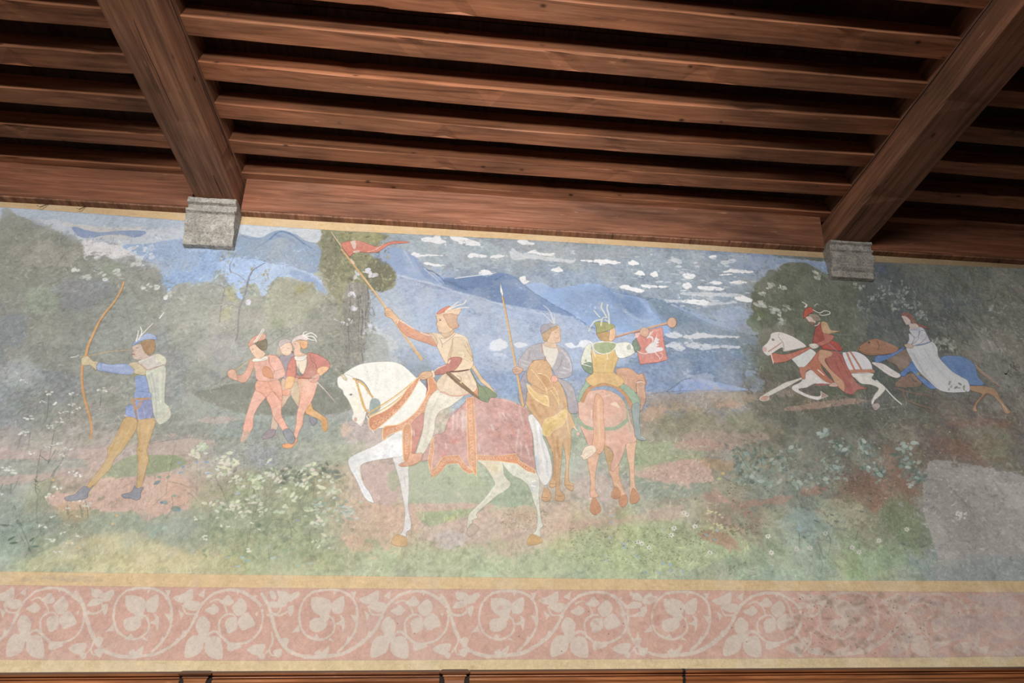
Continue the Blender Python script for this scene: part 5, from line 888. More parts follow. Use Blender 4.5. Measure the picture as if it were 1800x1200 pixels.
P('c9ccc9', '412 612 560 528 642 560 642 602 540 712 490 722 450 682', v=.05, o='70706c')
P('bb6a50', '485 722 540 712 602 650 640 600 702 540 702 700 762 800 832 872 752 862 662 792 602 742 552 762 540 832 508 822', o='7c3c30', v=.08)
P('d3cac6', '113 522 160 470 192 420 205 378 285 362 400 400 472 440 555 510 440 542 332 562 312 520 240 560 178 602 130 572', o='645c58', v=.04); P('c48880', '113 530 135 510 160 530 150 560 130 562', a=.7, keep=False); S('e4d8d4', '278 365 282 400 300 430', 1.6, 1, .8); S('bc8470', '275 400 285 370', 1.6, 1, .8); S('64585c', '205 435 225 430 235 445', 1.2, .8, .8); dab(1358.5, 597.5, 2, 1.6, '5c5458', .8)
S('b08068', '175 560 250 510 305 470', 2, 1.6, .9); S('8c8478', '275 410 320 470 330 540', 1.6, 1.2, .8); S('7c7c68', '330 560 440 540 560 510', 1.6, 1, .8); S('7c7068', '240 570 340 560', 1.6, 1, .7)
P('c16a56', '205 580 330 588 450 560 590 512 590 530 430 620 342 662 222 668', o='7c3c30'); S('e0d4cc', '198 572 225 675', 1.8, 1.6, .95)
P('cccad1', '918 580 960 565 1050 560 1142 602 1200 670 1222 742 1222 772 1000 772 962 702', o='6c6870', v=.04)
for s in ['965 578 1000 660 1040 745', '1000 565 1050 640 1112 745']: S('b9785f', s, 4, 4, 1, f=True)
S('b9775c', '985 762 1110 756 1225 755', 6, 6, 1, f=True); S('8c5848', '985 742 1110 738 1225 736', .8, .7, .6)
fig('huntsman')
P('aa5a50', '790 560 900 578 962 702 1052 862 1122 912 1172 930 1070 945 1020 990 960 975 882 905 840 800 752 650', o='743430', v=.08); P('b0605a', '860 900 960 940 1020 990 940 970', a=.9); P('a85850', '640 895 700 878 800 885 720 900', a=.8)
for s in ['880 600 940 720 1010 860', '840 640 900 780 980 930']: S('7c3c3a', s, 1.6, .8, .5)
P('c38c6c', '700 540 802 560 812 600 740 642 800 740 862 800 932 870 935 962 872 905 840 872 790 782 682 652 680 582', o='8c5844', v=.05); P('cba494', '780 905 820 870 860 880 865 912', o='8c6454')
P('b44a40', '718 482 830 450 912 520 900 552 800 542 720 532', o='7c2c28'); P('a3493f', '628 420 650 320 700 265 722 350 745 430 682 482 625 475', o='6c2c28'); P('bb9268', '702 268 762 270 802 342 902 348 930 342 832 372 732 382', o='7c5c40'); P('ba6858', '722 380 832 402 792 462 702 502 650 482 732 440', o='743830')
P('c6bcb2', '580 490 642 478 682 510 622 532', o='6c645c'); S('8a7c8c', '780 480 860 550 910 570', 2.4, 1.4, .8); S('e4e0dc', '675 745 730 795', 2.4, 2, .9)
P('cdb0a2', '548 210 622 208 650 262 622 282 590 268 565 240', o='745c50', ow=.7); P('7e6250', '583 262 640 268 622 300 598 292', a=.9); P('8b7f6c', '580 185 660 188 700 240 645 255 612 222', v=.12); P('b54c3a', '526 212 540 140 600 112 628 160 582 182 542 222', o='6c2820')
S('d8d0cc', '545 112 560 90 530 68 515 62', 2.6, 1.8, .9); S('d8d0cc', '625 140 690 170 740 148 790 160 785 182 720 195 690 185', 1.8, 1.6, .9); S('b8b0ac', '640 100 665 78 680 92', 1.8, 1.2, .8); S('d8ccc4', '640 300 672 290 690 262', 1.8, 1.4, .8); S('6c7c70', '820 375 900 390 1040 395', 5, 3, .5, fade=1)
fig('blue_draped_horse'); V(1540, 530, 5.715)
P('7f695a', '300 560 420 520 660 560 780 640 900 820 700 840 560 820 420 720 320 680', v=.08)
P('7f695a', '105 575 292 478 352 540 352 600 332 642 250 702 200 642', a=.92, o='544840', v=.08)
P('8f6858', '350 720 460 830 300 862 190 832', a=.75, r=.6); S('8a6254', '200 872 300 900 400 925 470 935 530 945', 4.2, 3, .6, f=True, fade=.5); S('86604f', '270 900 300 980 450 1045 550 1072', 4.6, 3.6, .6, f=True, fade=.5); S('6c4c42', '470 930 520 950', 3, 2, .6)
S('9a7a6c', '300 985 300 1050', 2, 1, .5)
P('5578b4', '0 548 130 530 282 458 262 492 200 530 110 580 0 615', o='3c5078'); P('5074b4', '240 720 332 640 362 580 422 700 445 745 540 812 602 870 540 872 450 802 350 700 280 752', o='34507c'); P('8c8c40', '395 740 420 705 440 740', a=.8, keep=False)
P('a07a5a', '940 850 1082 850 1192 882 1242 962 1312 1062 1352 1112 1292 1122 1250 1022 1190 962 1112 922 1040 992 1002 1052 1012 1102 970 1092 1000 1012 1062 932 950 892', o='745440', a=.95, v=.08); S('7c4438', '1110 930 1050 990', 2.4, 1.6, .7); S('c8a890', '1200 960 1280 1050 1320 1110', 2.4, 1.6, .6)
S('96745f', '950 605 1050 705 1150 785 1240 852', 6, 3, .9, f=True); S('b49c8c', '1000 640 1100 730 1220 820', 2, 1.4, .7)
P('5b7cb0', '648 560 760 543 882 560 982 630 1012 722 1042 780 1082 822 1050 842 922 832 820 780 760 702 682 622', o='34507c', v=.08); P('4c6ca4', '760 600 860 620 900 720 820 740', so=5, a=.5, keep=False)
V(1320, 520, 5.714); P('a56e50', '1073 522 1140 470 1242 430 1342 460 1440 500 1482 530 1430 572 1250 597 1132 582 1088 552', a=.9, o='6c483c', v=.08); P('946454', '1270 450 1340 470 1400 520 1300 560', so=3, a=.6, keep=False); dab(1527.5, 602, 2, 2, '44342c', .8); S('54403c', '1265 450 1285 500 1270 550', 1.4, 1, .6); S('44342c', '1100 560 1180 580 1300 585', 1, .8, .6); dab(1510.5, 612, 1.4, 1.4, '44342c', .7)
fig('lady'); V(1540, 530, 5.715)
P('b6babf', '300 470 340 450 420 438 500 425 552 398 612 460 622 540 662 600 762 700 842 750 922 800 937 900 850 912 722 912 622 882 520 790 420 690 352 580', o='5c6068', v=.05)
for s, c in [('340 500 420 640 520 780 640 870', 'a4a8b0'), ('400 470 480 620 600 760 720 880', 'c8ccd0'), ('470 450 560 600 680 740 800 860', '9ca2ac'), ('520 440 600 580 720 720 860 820', 'c4c8cc'), ('560 420 600 520 620 560', '9ca2ac'), ('370 520 470 700 600 850', '8c9298')]: S(c, s, 2.4, 1.4, .55, fade=.5, f=False)
scat(16, (1665, 670, 1700, 690), (2, 4), ['6f7268', '787c6c'], kind='leaf', asp=(1.5, 2.4), ang=(-1.5, 1.5), a=(.6, .9))
P('aeaebb', '333 270 420 248 482 280 532 380 542 402 480 432 362 442 382 362 352 330', o='54586c', v=.04); P('b2b2be', '328 320 382 362 350 432 308 432 330 380', o='54586c'); P('b4b4c0', '440 300 490 300 500 360 440 420 370 445 362 430 420 380', o='54586c', ow=.7); S('586c98', '400 440 480 425 552 402', 2, 1.6, .9); S('586c98', '345 285 415 285', 1.4, 1, .8); S('586c98', '350 320 370 350 410 360 430 320 430 270', 1, .8, .7)
P('84544a', '246 132 290 108 352 128 402 208 470 240 545 275 402 245 342 192 300 152', v=.12); S('6c4a40', '400 215 470 235 550 262 580 280', 1.6, .8, .7); P('b9a6a0', '255 145 300 150 342 188 350 220 402 222 425 262 350 272 325 235 300 232 272 182', o='6c5450', ow=.6); S('5c4844', '283 172 292 176', 1, .8, .8); P('b4998c', '283 432 350 428 372 462 310 467', o='6c5448', ow=.7)
fig(None); V(0, 0)
S('474a46', '1508 552 1540 546 1570 530', 0.1, 0.1, .1)
# ================================================================== ochre bands and the vine frieze
def bandpoly(top, bot, col, v=.05):
    p = ' '.join('%g %g' % q for q in top)+' '+' '.join('%g %g' % q for q in bot[::-1]); P(col, p, sm=0, v=v)
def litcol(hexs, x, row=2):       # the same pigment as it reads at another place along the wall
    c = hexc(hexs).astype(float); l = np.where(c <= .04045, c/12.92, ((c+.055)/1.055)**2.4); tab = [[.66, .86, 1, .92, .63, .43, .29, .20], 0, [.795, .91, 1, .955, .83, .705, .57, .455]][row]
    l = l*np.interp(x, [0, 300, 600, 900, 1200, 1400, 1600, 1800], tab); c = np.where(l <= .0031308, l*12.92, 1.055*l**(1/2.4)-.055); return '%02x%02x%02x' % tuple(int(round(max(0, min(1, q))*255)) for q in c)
def lerp(line, x):
    a = np.array(line, float)
    if a[0, 0] <= x <= a[-1, 0]: return float(np.interp(x, a[:, 0], a[:, 1]))
    z = photo_to_wall([a[0] if x < a[0, 0] else a[-1]])[0, 1]; lo, hi = 200.0, 1500.0      # carry on level along the wall
    for _ in range(30):
        m = (lo+hi)/2
        if photo_to_wall([(x, m)])[0, 1] > z: lo = m
        else: hi = m
    return lo
TI = [(-200, 349), (0, 363.5), (150, 374), (330, 388), (600, 405.5), (900, 420), (1200, 437.5), (1445, 453), (1535, 460), (1800, 472), (2000, 484)]
TO = [(x, y-30) for x, y in TI]
MT = [(-300, 1000), (0, 1004), (450, 1010), (900, 1015), (1350, 1020), (1800, 1020.5), (2100, 1020)]
MB = [(-300, 1025), (0, 1028), (450, 1033), (900, 1036), (1350, 1038), (1800, 1041), (2100, 1042)]
LT_ = [(-300, 1158), (0, 1159), (450, 1161), (900, 1158.5), (1350, 1157), (1800, 1153), (2100, 1150)]
LB = [(x, y+45) for x, y in LT_]
def band_y(x, t): return lerp(MB, x)+(lerp(LT_, x)-lerp(MB, x))*t
MB = [(x, lerp(MB, x)) for x in range(-640, 2700, 20)]; LT_ = [(x, lerp(LT_, x)) for x in range(-640, 2700, 20)]; MT = [(x, lerp(MT, x)) for x in range(-640, 2700, 20)]; LB = [(x, y+45) for x, y in LT_]
STEP = 12
for x in range(-600, 2640, STEP):
    def quad(a, b, col, v=.06):
        P(col, '%g %g %g %g %g %g %g %g' % (x, lerp(a, x), x+STEP+.6, lerp(a, x+STEP), x+STEP+.6, lerp(b, x+STEP), x, lerp(b, x)), sm=0, v=v)
    xc = min(1800, max(0, x))
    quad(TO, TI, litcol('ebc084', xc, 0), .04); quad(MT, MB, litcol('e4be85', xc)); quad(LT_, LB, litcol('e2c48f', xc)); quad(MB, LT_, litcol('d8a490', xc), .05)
S('5c5444', ' '.join('%g %g' % (x, lerp(TI, x)+.6) for x in range(-240, 2000, 40)), 1.1, .9, .4, sm=0, jit=.9)
# patchy rose ground
for _ in range(1300):
    x = RR.uniform(-300, 2300); y = band_y(x, RR.uniform(.02, .98)); c = RR.choice(['e2a896', 'd6a698', 'e4bca8', 'd2a08c', 'dcb4b0', 'cfa494', 'e0b0a4'])
    dab(x, y, RR.uniform(4, 16), RR.uniform(3, 9), litcol(c, min(1800, max(0, x))), RR.uniform(.06, .18), RR.uniform(-.6, .6), so=1.5)
LEAF = 'dac8b6'
def unit(ox, fade=1.0):
    """one repeat of the scroll, drawn in quarter pixels from its left end"""
    def tr(s):
        a = pts_raw(s); x = ox+a[:, 0]/4; y = a[:, 1]/4
        t = (y-(139/4))/((641-139)/4)          # height within the reference band
        return x, t
    def pts_raw(s): return np.array(s.split(), float).reshape(-1, 2)
    def flat(s):
        x, t = tr(s); return ' '.join('%g %g' % (xx, band_y(xx, tt)) for xx, tt in zip(x, t)), float(np.clip(x.mean(), 0, 1800))
    def p(s, a=.92):
        q, xm = flat(s); P(litcol(LEAF, xm), q, a=a*fade, v=.03)
    def st(s, w=3.4, w2=None, a=.9):
        x, t = tr(s); n = len(x)
        q = catmull(np.stack([x, [band_y(xx, tt) for xx, tt in zip(x, t)]], 1), False, 6)
        stroke(q, litcol(LEAF, float(np.clip(x.mean(), 0, 1800))), w*1.5, (w2 or w)*1.5, a=a*fade, jit=.35)
    st('30 180 80 260 110 370 150 480 220 570 330 612 450 615 580 600 640 578', 4.4, 5); st('640 578 720 530 800 460 850 390 890 300 930 240 1000 180', 5, 4); st('1000 180 1100 155 1200 165 1290 220 1330 260', 3.6, 4.6)
    st('570 580 640 510 690 430 705 330 690 240 640 180 560 150 470 150 390 165', 3.6, 3.6); st('390 165 330 220 300 300 300 380 330 450 400 492 470 492 530 450 545 400 530 350 500 330', 3.4, 2.6)
    p('380 210 395 200 450 200 510 222 525 270 490 330 430 322 385 280'); p('530 300 528 240 605 192 612 260 590 312 545 312'); p('370 370 420 345 480 350 490 400 440 440 380 432'); p('450 315 505 310 500 360 450 358')
    p('550 385 590 360 580 322 612 345 614 400 600 442 592 400'); p('655 320 700 330 690 380'); p('660 160 700 160 680 210'); p('535 160 560 160 540 190'); p('240 450 290 390 300 440'); p('385 490 420 455 440 490'); p('510 480 545 510 500 500'); p('620 520 640 470 660 500')
    st('960 460 1010 440 1060 480 1110 520 1180 525 1260 500 1320 440 1345 360 1340 290', 3.4, 3.4); st('1050 480 1038 380 1080 328 1130 322 1160 350', 3, 2.4)
    p('1130 280 1150 245 1200 210 1235 270 1205 322 1160 330'); p('1080 375 1110 345 1160 350 1167 410 1140 440 1100 452 1088 420'); p('1172 360 1230 308 1270 340 1292 392 1250 415 1205 432 1178 400')
    p('938 292 980 270 1000 250 1040 290 1002 325 960 312'); p('1040 240 1070 215 1105 188 1142 240 1100 262'); st('975 240 1020 220 1060 240 1088 290 1095 325', 2.4, 2)
    p('920 335 972 380 962 450 920 475 880 432 878 380'); p('860 468 912 488 928 520 902 590 802 622 808 520'); p('1000 472 1052 500 1062 622 990 622 942 580 945 510'); p('895 460 955 455 975 500 930 520 890 500')
    p('140 150 165 160 200 160 232 200 190 215 150 195'); p('225 225 245 180 290 160 300 190 265 215 235 235'); p('108 270 160 222 212 232 200 262 150 275'); p('228 332 215 290 220 268 258 260 246 322'); st('105 310 160 328 215 300', 3, 2.4)
    p('715 212 770 190 800 175 850 150 852 220 815 240 760 245'); p('800 235 860 232 902 245 882 292 840 300 790 270'); p('750 290 792 322 772 362'); p('890 192 942 148 932 212'); st('782 265 808 318 872 322', 2.6, 2.4)
    p('400 590 440 565 452 582 505 540 492 602 440 610'); p('1235 565 1290 530 1362 530 1342 590 1290 602'); p('1310 590 1360 595 1350 632 1325 625'); p('1420 572 1482 562 1462 622 1430 605'); st('1410 450 1415 500 1400 545 1370 588', 3, 2.4); st('1390 560 1405 600 1440 605', 2.6, 2)
    p('1395 160 1430 170 1440 215 1405 210'); p('1450 230 1480 185 1550 185 1530 230 1480 245'); p('1380 270 1400 230 1440 235 1430 265'); st('1380 325 1440 320 1470 290 1470 250', 3, 2.4)
    p('1095 560 1110 520 1200 540 1150 565 1110 575'); p('1160 160 1185 155 1170 190'); p('1280 190 1310 190 1290 215'); p('780 440 800 440 800 480 780 470'); p('190 480 225 495 200 540 165 510')
    for x, y in [(120, 400), (200, 540), (740, 500), (880, 340), (1300, 320), (1340, 300), (1080, 330)]: p('%d %d %d %d %d %d' % (x-12, y-4, x+12, y-14, x+4, y+14))
base = 450.0
for i, ox in enumerate([base-638.5, base-324.5, base+2, base+318, base+622, base+917, base+1215, base-952, base+1520]):
    unit(ox, [1, 1, 1, 1, 1, .72, .5, 1, .5][i])
# rubbed and stained stretches
for _ in range(520):
    x = 2200-RR.random()**1.3*800; y = band_y(x, RR.uniform(.0, 1.0)); dab(x, y, RR.uniform(8, 26), RR.uniform(4, 10), RR.choice(['847270', '8c7876', '7c706e', '907a78']), RR.uniform(.08, .24)*min(1, (x-1400)/200), RR.uniform(-.4, .4), so=2)
for x0, x1, n, cols, al in [(1440, 1660, 220, ['8f7468', '7a6454', 'a88c80', '9c8478', 'b09890'], (.2, .55)), (1380, 1480, 60, ['7c6450', 'a08474'], (.15, .45)), (1640, 1840, 160, ['8a7470', '84706c', '7c6a68', '8c7c7a'], (.2, .5)), (560, 1440, 220, ['dca896', 'c89c88', 'e4c4b0', 'd8b0a4'], (.08, .22)), (1030, 1180, 40, ['c08c78', 'b48070'], (.2, .5)), (850, 960, 26, ['c8907c'], (.15, .4)), (0, 200, 90, ['b08c80', 'a88480', 'c8988c'], (.1, .3))]:
    for _ in range(n):
        x = RR.uniform(x0, x1); y = band_y(x, RR.uniform(.02, .98)); dab(x, y, RR.uniform(2, 11), RR.uniform(1.5, 5), RR.choice(cols), RR.uniform(*al), RR.uniform(-.8, .8), so=.7)
for _ in range(90):
    x = RR.uniform(1400, 1640); y = band_y(x, RR.uniform(.05, .95)); dab(x, y, RR.uniform(.8, 2.4), RR.uniform(.6, 1.4), '5c4c40', RR.uniform(.3, .7), RR.uniform(-1, 1))
for _ in range(14):
    x = RR.uniform(20, 1700); dab(x, band_y(x, RR.uniform(.05, .95)), 1.1, .9, '3c3430', .7)
scat(40, (40, 1012, 180, 1022), (3, 9), ['c0a47c', 'b8a080'], asp=(1.6, 3), ang=(-.1, .1), a=(.3, .6))
for x0, x1, a_, b_ in [(0, 1800, MT, MB), (0, 1800, LT_, [(x, y+22) for x, y in LT_])]:
    for _ in range(260):
        x = RR.uniform(x0, x1); y = RR.uniform(lerp(a_, x)+2, lerp(b_, x)-1); dab(x, y, RR.uniform(3, 14), RR.uniform(.8, 2.4), litcol(RR.choice(['f0cc90', 'd4ac74', 'e8c890', 'd8b888', 'ccaa74']), x), RR.uniform(.1, .35), RR.uniform(-.06, .06))
for _ in range(200):
    x = RR.uniform(0, 1800); y = RR.uniform(lerp(TI, x)-12, lerp(TI, x)-1); dab(x, y, RR.uniform(4, 16), RR.uniform(.8, 2.6), litcol(RR.choice(['f4ca8c', 'e0b070', 'ecc890', 'd8aa6c']), x, 0), RR.uniform(.1, .35), .05)
HAZE = .075      # lime bloom over the old paint
# ---- finish: age, sort out the pigments, hand the picture to the plaster material
sp1 = fbm(TH, TW, 3.2, 301, 2); wear = fbm(TH, TW, 90, 331, 3); skyz = (fbm(TH, TW, 160, 351, 2) > .47)
pit = np.clip((sp1-.72)*9, 0, 1)*np.clip((wear-.45)*4, 0, 1)*.16*(PHY < 1026)
canvas *= (1-pit)[..., None]
lit = np.clip((.30-sp1)*9, 0, 1)*np.clip((wear-.40)*4, 0, 1)*.24*(PHY < 1026)
canvas += (np.array([.93, .91, .88], np.float32)-canvas)*lit[..., None]
canvas += ((N_gr-.5)*.045+(sp1-.5)*.05)[..., None]
pale = np.clip((fbm(TH, TW, 75, 371, 4)-.56)*2.2, 0, .16)[..., None]
canvas += (np.array([.82, .79, .75], np.float32)-canvas)*pale*np.clip(canvas.mean(2, keepdims=True)*1.5, 0, 1)
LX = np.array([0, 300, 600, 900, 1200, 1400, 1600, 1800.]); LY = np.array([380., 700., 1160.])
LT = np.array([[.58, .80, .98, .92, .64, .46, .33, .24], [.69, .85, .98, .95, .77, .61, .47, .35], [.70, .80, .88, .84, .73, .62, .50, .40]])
LT = LIGHT_PEAK*LT  # tuned divisor: paint stays brighter where the lamps fall short
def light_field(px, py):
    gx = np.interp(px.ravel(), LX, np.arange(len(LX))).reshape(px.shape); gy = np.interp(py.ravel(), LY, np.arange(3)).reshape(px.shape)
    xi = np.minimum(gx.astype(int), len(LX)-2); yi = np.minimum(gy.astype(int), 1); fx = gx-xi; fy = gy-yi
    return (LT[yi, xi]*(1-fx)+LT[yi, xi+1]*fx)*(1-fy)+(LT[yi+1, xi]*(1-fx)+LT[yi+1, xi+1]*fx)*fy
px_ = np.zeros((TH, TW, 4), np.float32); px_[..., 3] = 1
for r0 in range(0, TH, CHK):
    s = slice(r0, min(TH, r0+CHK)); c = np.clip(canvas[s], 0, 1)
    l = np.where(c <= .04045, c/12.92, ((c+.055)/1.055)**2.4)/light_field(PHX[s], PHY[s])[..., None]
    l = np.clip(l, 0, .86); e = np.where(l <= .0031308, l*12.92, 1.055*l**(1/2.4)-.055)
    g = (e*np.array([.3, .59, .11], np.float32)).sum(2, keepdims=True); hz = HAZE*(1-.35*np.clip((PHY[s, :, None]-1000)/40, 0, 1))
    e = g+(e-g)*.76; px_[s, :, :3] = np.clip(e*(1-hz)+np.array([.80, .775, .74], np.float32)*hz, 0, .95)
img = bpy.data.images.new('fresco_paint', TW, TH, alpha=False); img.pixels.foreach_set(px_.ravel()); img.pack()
del px_
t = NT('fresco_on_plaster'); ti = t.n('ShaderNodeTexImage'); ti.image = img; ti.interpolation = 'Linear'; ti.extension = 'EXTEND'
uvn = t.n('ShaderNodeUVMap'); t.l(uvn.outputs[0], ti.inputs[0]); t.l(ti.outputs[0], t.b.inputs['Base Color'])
t.b.inputs['Roughness'].default_value = .88; t.b.inputs['Specular IOR Level'].default_value = .12
tc = t.n('ShaderNodeTexCoord'); b1 = t.noise(tc.outputs['Object'], 4.5, 3); b2 = t.noise(tc.outputs['Object'], 60, 4, .6)
ad = t.n('ShaderNodeMath', operation='MULTIPLY_ADD'); ad.inputs[1].default_value = .12; t.l(b2, ad.inputs[0]); t.l(b1, ad.inputs[2])
bp = t.n('ShaderNodeBump'); bp.inputs['Strength'].default_value = .5; bp.inputs['Distance'].default_value = .012
t.l(ad.outputs[0], bp.inputs['Height']); t.l(bp.outputs[0], t.b.inputs['Normal']); m_fresco = t.m

def paint_mesh(name, polys, y, parent):
    """a coat of paint: flat outline(s) on the wall plane"""
    bm = bmesh.new(); uv = bm.loops.layers.uv.new('UVMap')
    for k, (w, ) in enumerate(polys):
        vs = [bm.verts.new((p[0], y-.000003*k, p[1])) for p in w]
        try: f = bm.faces.new(vs)
        except ValueError: continue
        f.normal_update()
        if f.normal.y > 0: f.normal_flip()
        for l in f.loops: l[uv].uv = ((l.vert.co.x-PX0)*PPM/TW, (l.vert.co.z-PZ0)*PPM/TH)
    bmesh.ops.triangulate(bm, faces=bm.faces[:], ngon_method='EAR_CLIP')
    return from_bm(name, bm, m_fresco, parent)
def slab(name, x0, x1, zb, zt, th, parent=None, n=60):
    """plaster coat with slightly uneven edges; zb, zt give the lower and upper edge height at x"""
    bm = bmesh.new(); uv = bm.loops.layers.uv.new('UVMap'); cols = []
    for i in range(n+1):
        x = x0+(x1-x0)*i/n
        cols.append([bm.verts.new((x, yy, zz)) for yy, zz in ((0, zb(x)), (0, zt(x)), (th, zt(x)), (th, zb(x)))])
    for i in range(n):
        a, b = cols[i], cols[i+1]
        for j in range(4): bm.faces.new((a[j], b[j], b[(j+1) % 4], a[(j+1) % 4]))
    bm.faces.new(cols[0][::-1]); bm.faces.new(cols[-1]); bmesh.ops.recalc_face_normals(bm, faces=bm.faces[:])
    for f in bm.faces:
        for l in f.loops: l[uv].uv = ((l.vert.co.x-PX0)*PPM/TW, (l.vert.co.z-PZ0)*PPM/TH)
    return from_bm(name, bm, m_fresco, parent)
def curve_z(line):
    w = photo_to_wall(line); o = np.argsort(w[:, 0])
    return lambda x: float(np.interp(x, w[o, 0], w[o, 1]))
TOP_IN = [(-200, 349), (0, 363.5), (150, 374), (330, 388), (600, 405.5), (900, 420), (1200, 437.5), (1445, 453), (1535, 460), (1800, 472), (2000, 484)]
MID_T = [(-300, 1000), (0, 1004), (450, 1010), (900, 1015), (1350, 1020), (1800, 1020.5), (2100, 1020)]
MID_B = [(-300, 1025), (0, 1028), (450, 1033), (900, 1036), (1350, 1038), (1800, 1041), (2100, 1042)]
LOW_T = [(-300, 1158), (0, 1159), (450, 1161), (900, 1158.5), (1350, 1157), (1800, 1153), (2100, 1150)]
zi, zm, zn, zl = curve_z(TOP_IN), curve_z(MID_T), curve_z(MID_B), curve_z(LOW_T)
XA, XB = PX0+.01, PX1-.01
fresco = slab('fresco', XA, XB, zm, zi, .006)
tag(fresco, 'large faded wall painting of medieval riders, hunters and an archer in a mountain landscape', 'mural')
o = slab('border_band', XA, XB, lambda x: zi(x)+.0003, lambda x: 4.95, .006, fresco); o['label'] = 'yellow ochre painted band along the top of the picture'
frieze = slab('painted_frieze', XA, XB, lambda x: zl(x)+.0003, lambda x: zn(x)-.0003, .006)
tag(frieze, 'pink painted frieze of pale leafy vine scrolls under the picture', 'frieze')
o = slab('border_band', XA, XB, lambda x: zn(x), lambda x: zm(x)-.0003, .006, frieze); o['label'] = 'yellow ochre band between picture and vine frieze'
o = slab('border_band', XA, XB, lambda x: 1.752, lambda x: zl(x), .006, frieze); o['label'] = 'yellow ochre band just above the wooden cornice'
FLAB = dict(archer='archer in blue tunic and yellow hose drawing a bow', hunter='young man in salmon pink with a pole on his shoulder',
    companion='man in grey behind two walkers', squire='young man in red jacket with feathered hat', bannerman='rider in cream tunic raising a red pennant',
    war_horse='white horse with red trapping stepping left', spearman='rider in grey jacket with a tall spear', brown_horse='brown horse seen from the front',
    trumpeter='rider in yellow and green blowing a trumpet', chestnut_horse='pale chestnut horse seen from behind',
    galloping_horse='white galloping horse with red straps', huntsman='bearded rider in red', lady='lady in white riding', blue_draped_horse='brown horse with blue drapery')
depth = 0
for nm, lst in FIGS.items():
    if not nm or not lst: continue
    depth += 1
    o = paint_mesh('painted_'+nm, [(photo_to_wall(q),) for q, k in lst], -.0002-.00012*depth, fresco)
    if nm in FLAB: o['label'] = FLAB[nm]
# ------------------------------------------------------------------ the setting
X0W, X1W = -4.6, 6.4
ZB, ZJ, ZC = 4.982, 5.225, 5.40      # underside of the main beams, underside of the joists, underside of the boards
struct(from_bm('wall_north', box_bm(X0W, X1W, 0.008, 0.5, 0, 5.6), m_plaster))
struct(from_bm('wall_west', box_bm(X0W-.3, X0W-.001, -8.6, 0.5, 0, 5.6), m_side))
struct(from_bm('wall_east', box_bm(X1W+.001, X1W+.3, -8.6, 0.5, 0, 5.6), m_side))
fl = struct(from_bm('floor', box_bm(X0W, X1W, -8.6, 0.5, -0.2, 0), m_floor))

# boards laid over the joists: the ceiling
ceil = empty('ceiling', (0, 0, ZC)); struct(ceil)
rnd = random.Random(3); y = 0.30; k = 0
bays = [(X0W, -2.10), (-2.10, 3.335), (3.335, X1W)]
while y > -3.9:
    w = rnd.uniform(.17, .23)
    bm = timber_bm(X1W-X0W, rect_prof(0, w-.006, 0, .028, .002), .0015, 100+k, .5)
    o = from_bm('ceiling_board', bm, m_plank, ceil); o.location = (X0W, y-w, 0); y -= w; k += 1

# ------------------------------------------------------------------ main beams
def main_beam(x0, x1, label, seed):
    root = from_bm('main_beam', timber_bm(6.4, [(x0-1e-9+.012, ZB), (x1-.012, ZB), (x1, ZB+.014), (x1, ZB+.236), (x0, ZB+.236), (x0, ZB+.014)],
                   .006, seed, .10, chips=10, axis_x=False), m_beam)
    root.location = (0, -6.395, 0)
    tag(root, label, 'beam'); bevelled(root, .004)
    # closing boards between the joist ends, above the beam
    o = from_bm('closing_board', timber_bm(6.4, rect_prof(x0+.004, x0+.022, ZB+.239, ZC-.002, .002), .0015, seed+5, .3, axis_x=False), m_beam, root)
    o = from_bm('closing_board', timber_bm(6.4, rect_prof(x1-.022, x1-.004, ZB+.239, ZC-.002, .002), .0015, seed+6, .3, axis_x=False), m_beam, root)
    return root
beamL = main_beam(-2.262, -1.935, 'massive brown ceiling beam resting on the left, brighter stone corbel', 11)
beamR = main_beam(3.168, 3.502, 'massive dark ceiling beam resting on the right, shaded stone corbel', 23)

def crack(parent, pts, w, depth=.006):
    """a drying split: a thin dark V-shaped sliver sunk in the face (kept as its own piece)"""
    bm = bmesh.new(); n = len(pts); prev = None
    for i, (p, nrm, side) in enumerate(pts):
        ww = w*(.25+.75*math.sin(math.pi*(i+.5)/n))
        p = Vector(p); s = Vector(side)*ww/2; nn = Vector(nrm)
        cur = (bm.verts.new(p-s+nn*.0012), bm.verts.new(p+s+nn*.0012))
        if prev: bm.faces.new((prev[0], prev[1], cur[1], cur[0]))
        prev = cur
    o = from_bm('split', bm, m_dark, parent)
    so = o.modifiers.new('solid', 'SOLIDIFY'); so.thickness = .0016; so.offset = -1
    return o
def wob(seed, s, a): return mnoise.noise(Vector((s*3.1, seed, 0)))*a + mnoise.noise(Vector((s*11, seed, 3)))*a*.35
by = 6.395
crack(beamL, [((-1.9335, y+by, ZB+.196+wob(1, y, .006)), (1, 0, 0), (0, 0, 1)) for y in np.arange(-2.6, -.03, .06)], .0055)
crack(beamL, [((-2.07+.03*math.sin(y*1.5)+wob(2, y, .012), y+by, ZB-.0005), (0, 0, -1), (1, 0, 0)) for y in np.arange(-1.45, -.75, .05)], .004)
crack(beamL, [((-2.03+wob(4, y, .010), y+by, ZB-.0005), (0, 0, -1), (1, 0, 0)) for y in np.arange(-.36, -.13, .04)], .006)
crack(beamL, [((-1.9335, y+by, ZB+.17+wob(5, y, .004)), (1, 0, 0), (0, 0, 1)) for y in np.arange(-1.1, -.6, .05)], .003)
crack(beamR, [((3.1665, y+by, ZB+.222+wob(6, y, .005)), (-1, 0, 0), (0, 0, 1)) for y in np.arange(-2.5, -.1, .06)], .007)
crack(beamR, [((3.23+wob(7, y, .010), y+by, ZB-.0005), (0, 0, -1), (1, 0, 0)) for y in np.arange(-.5, -.12, .04)], .005)

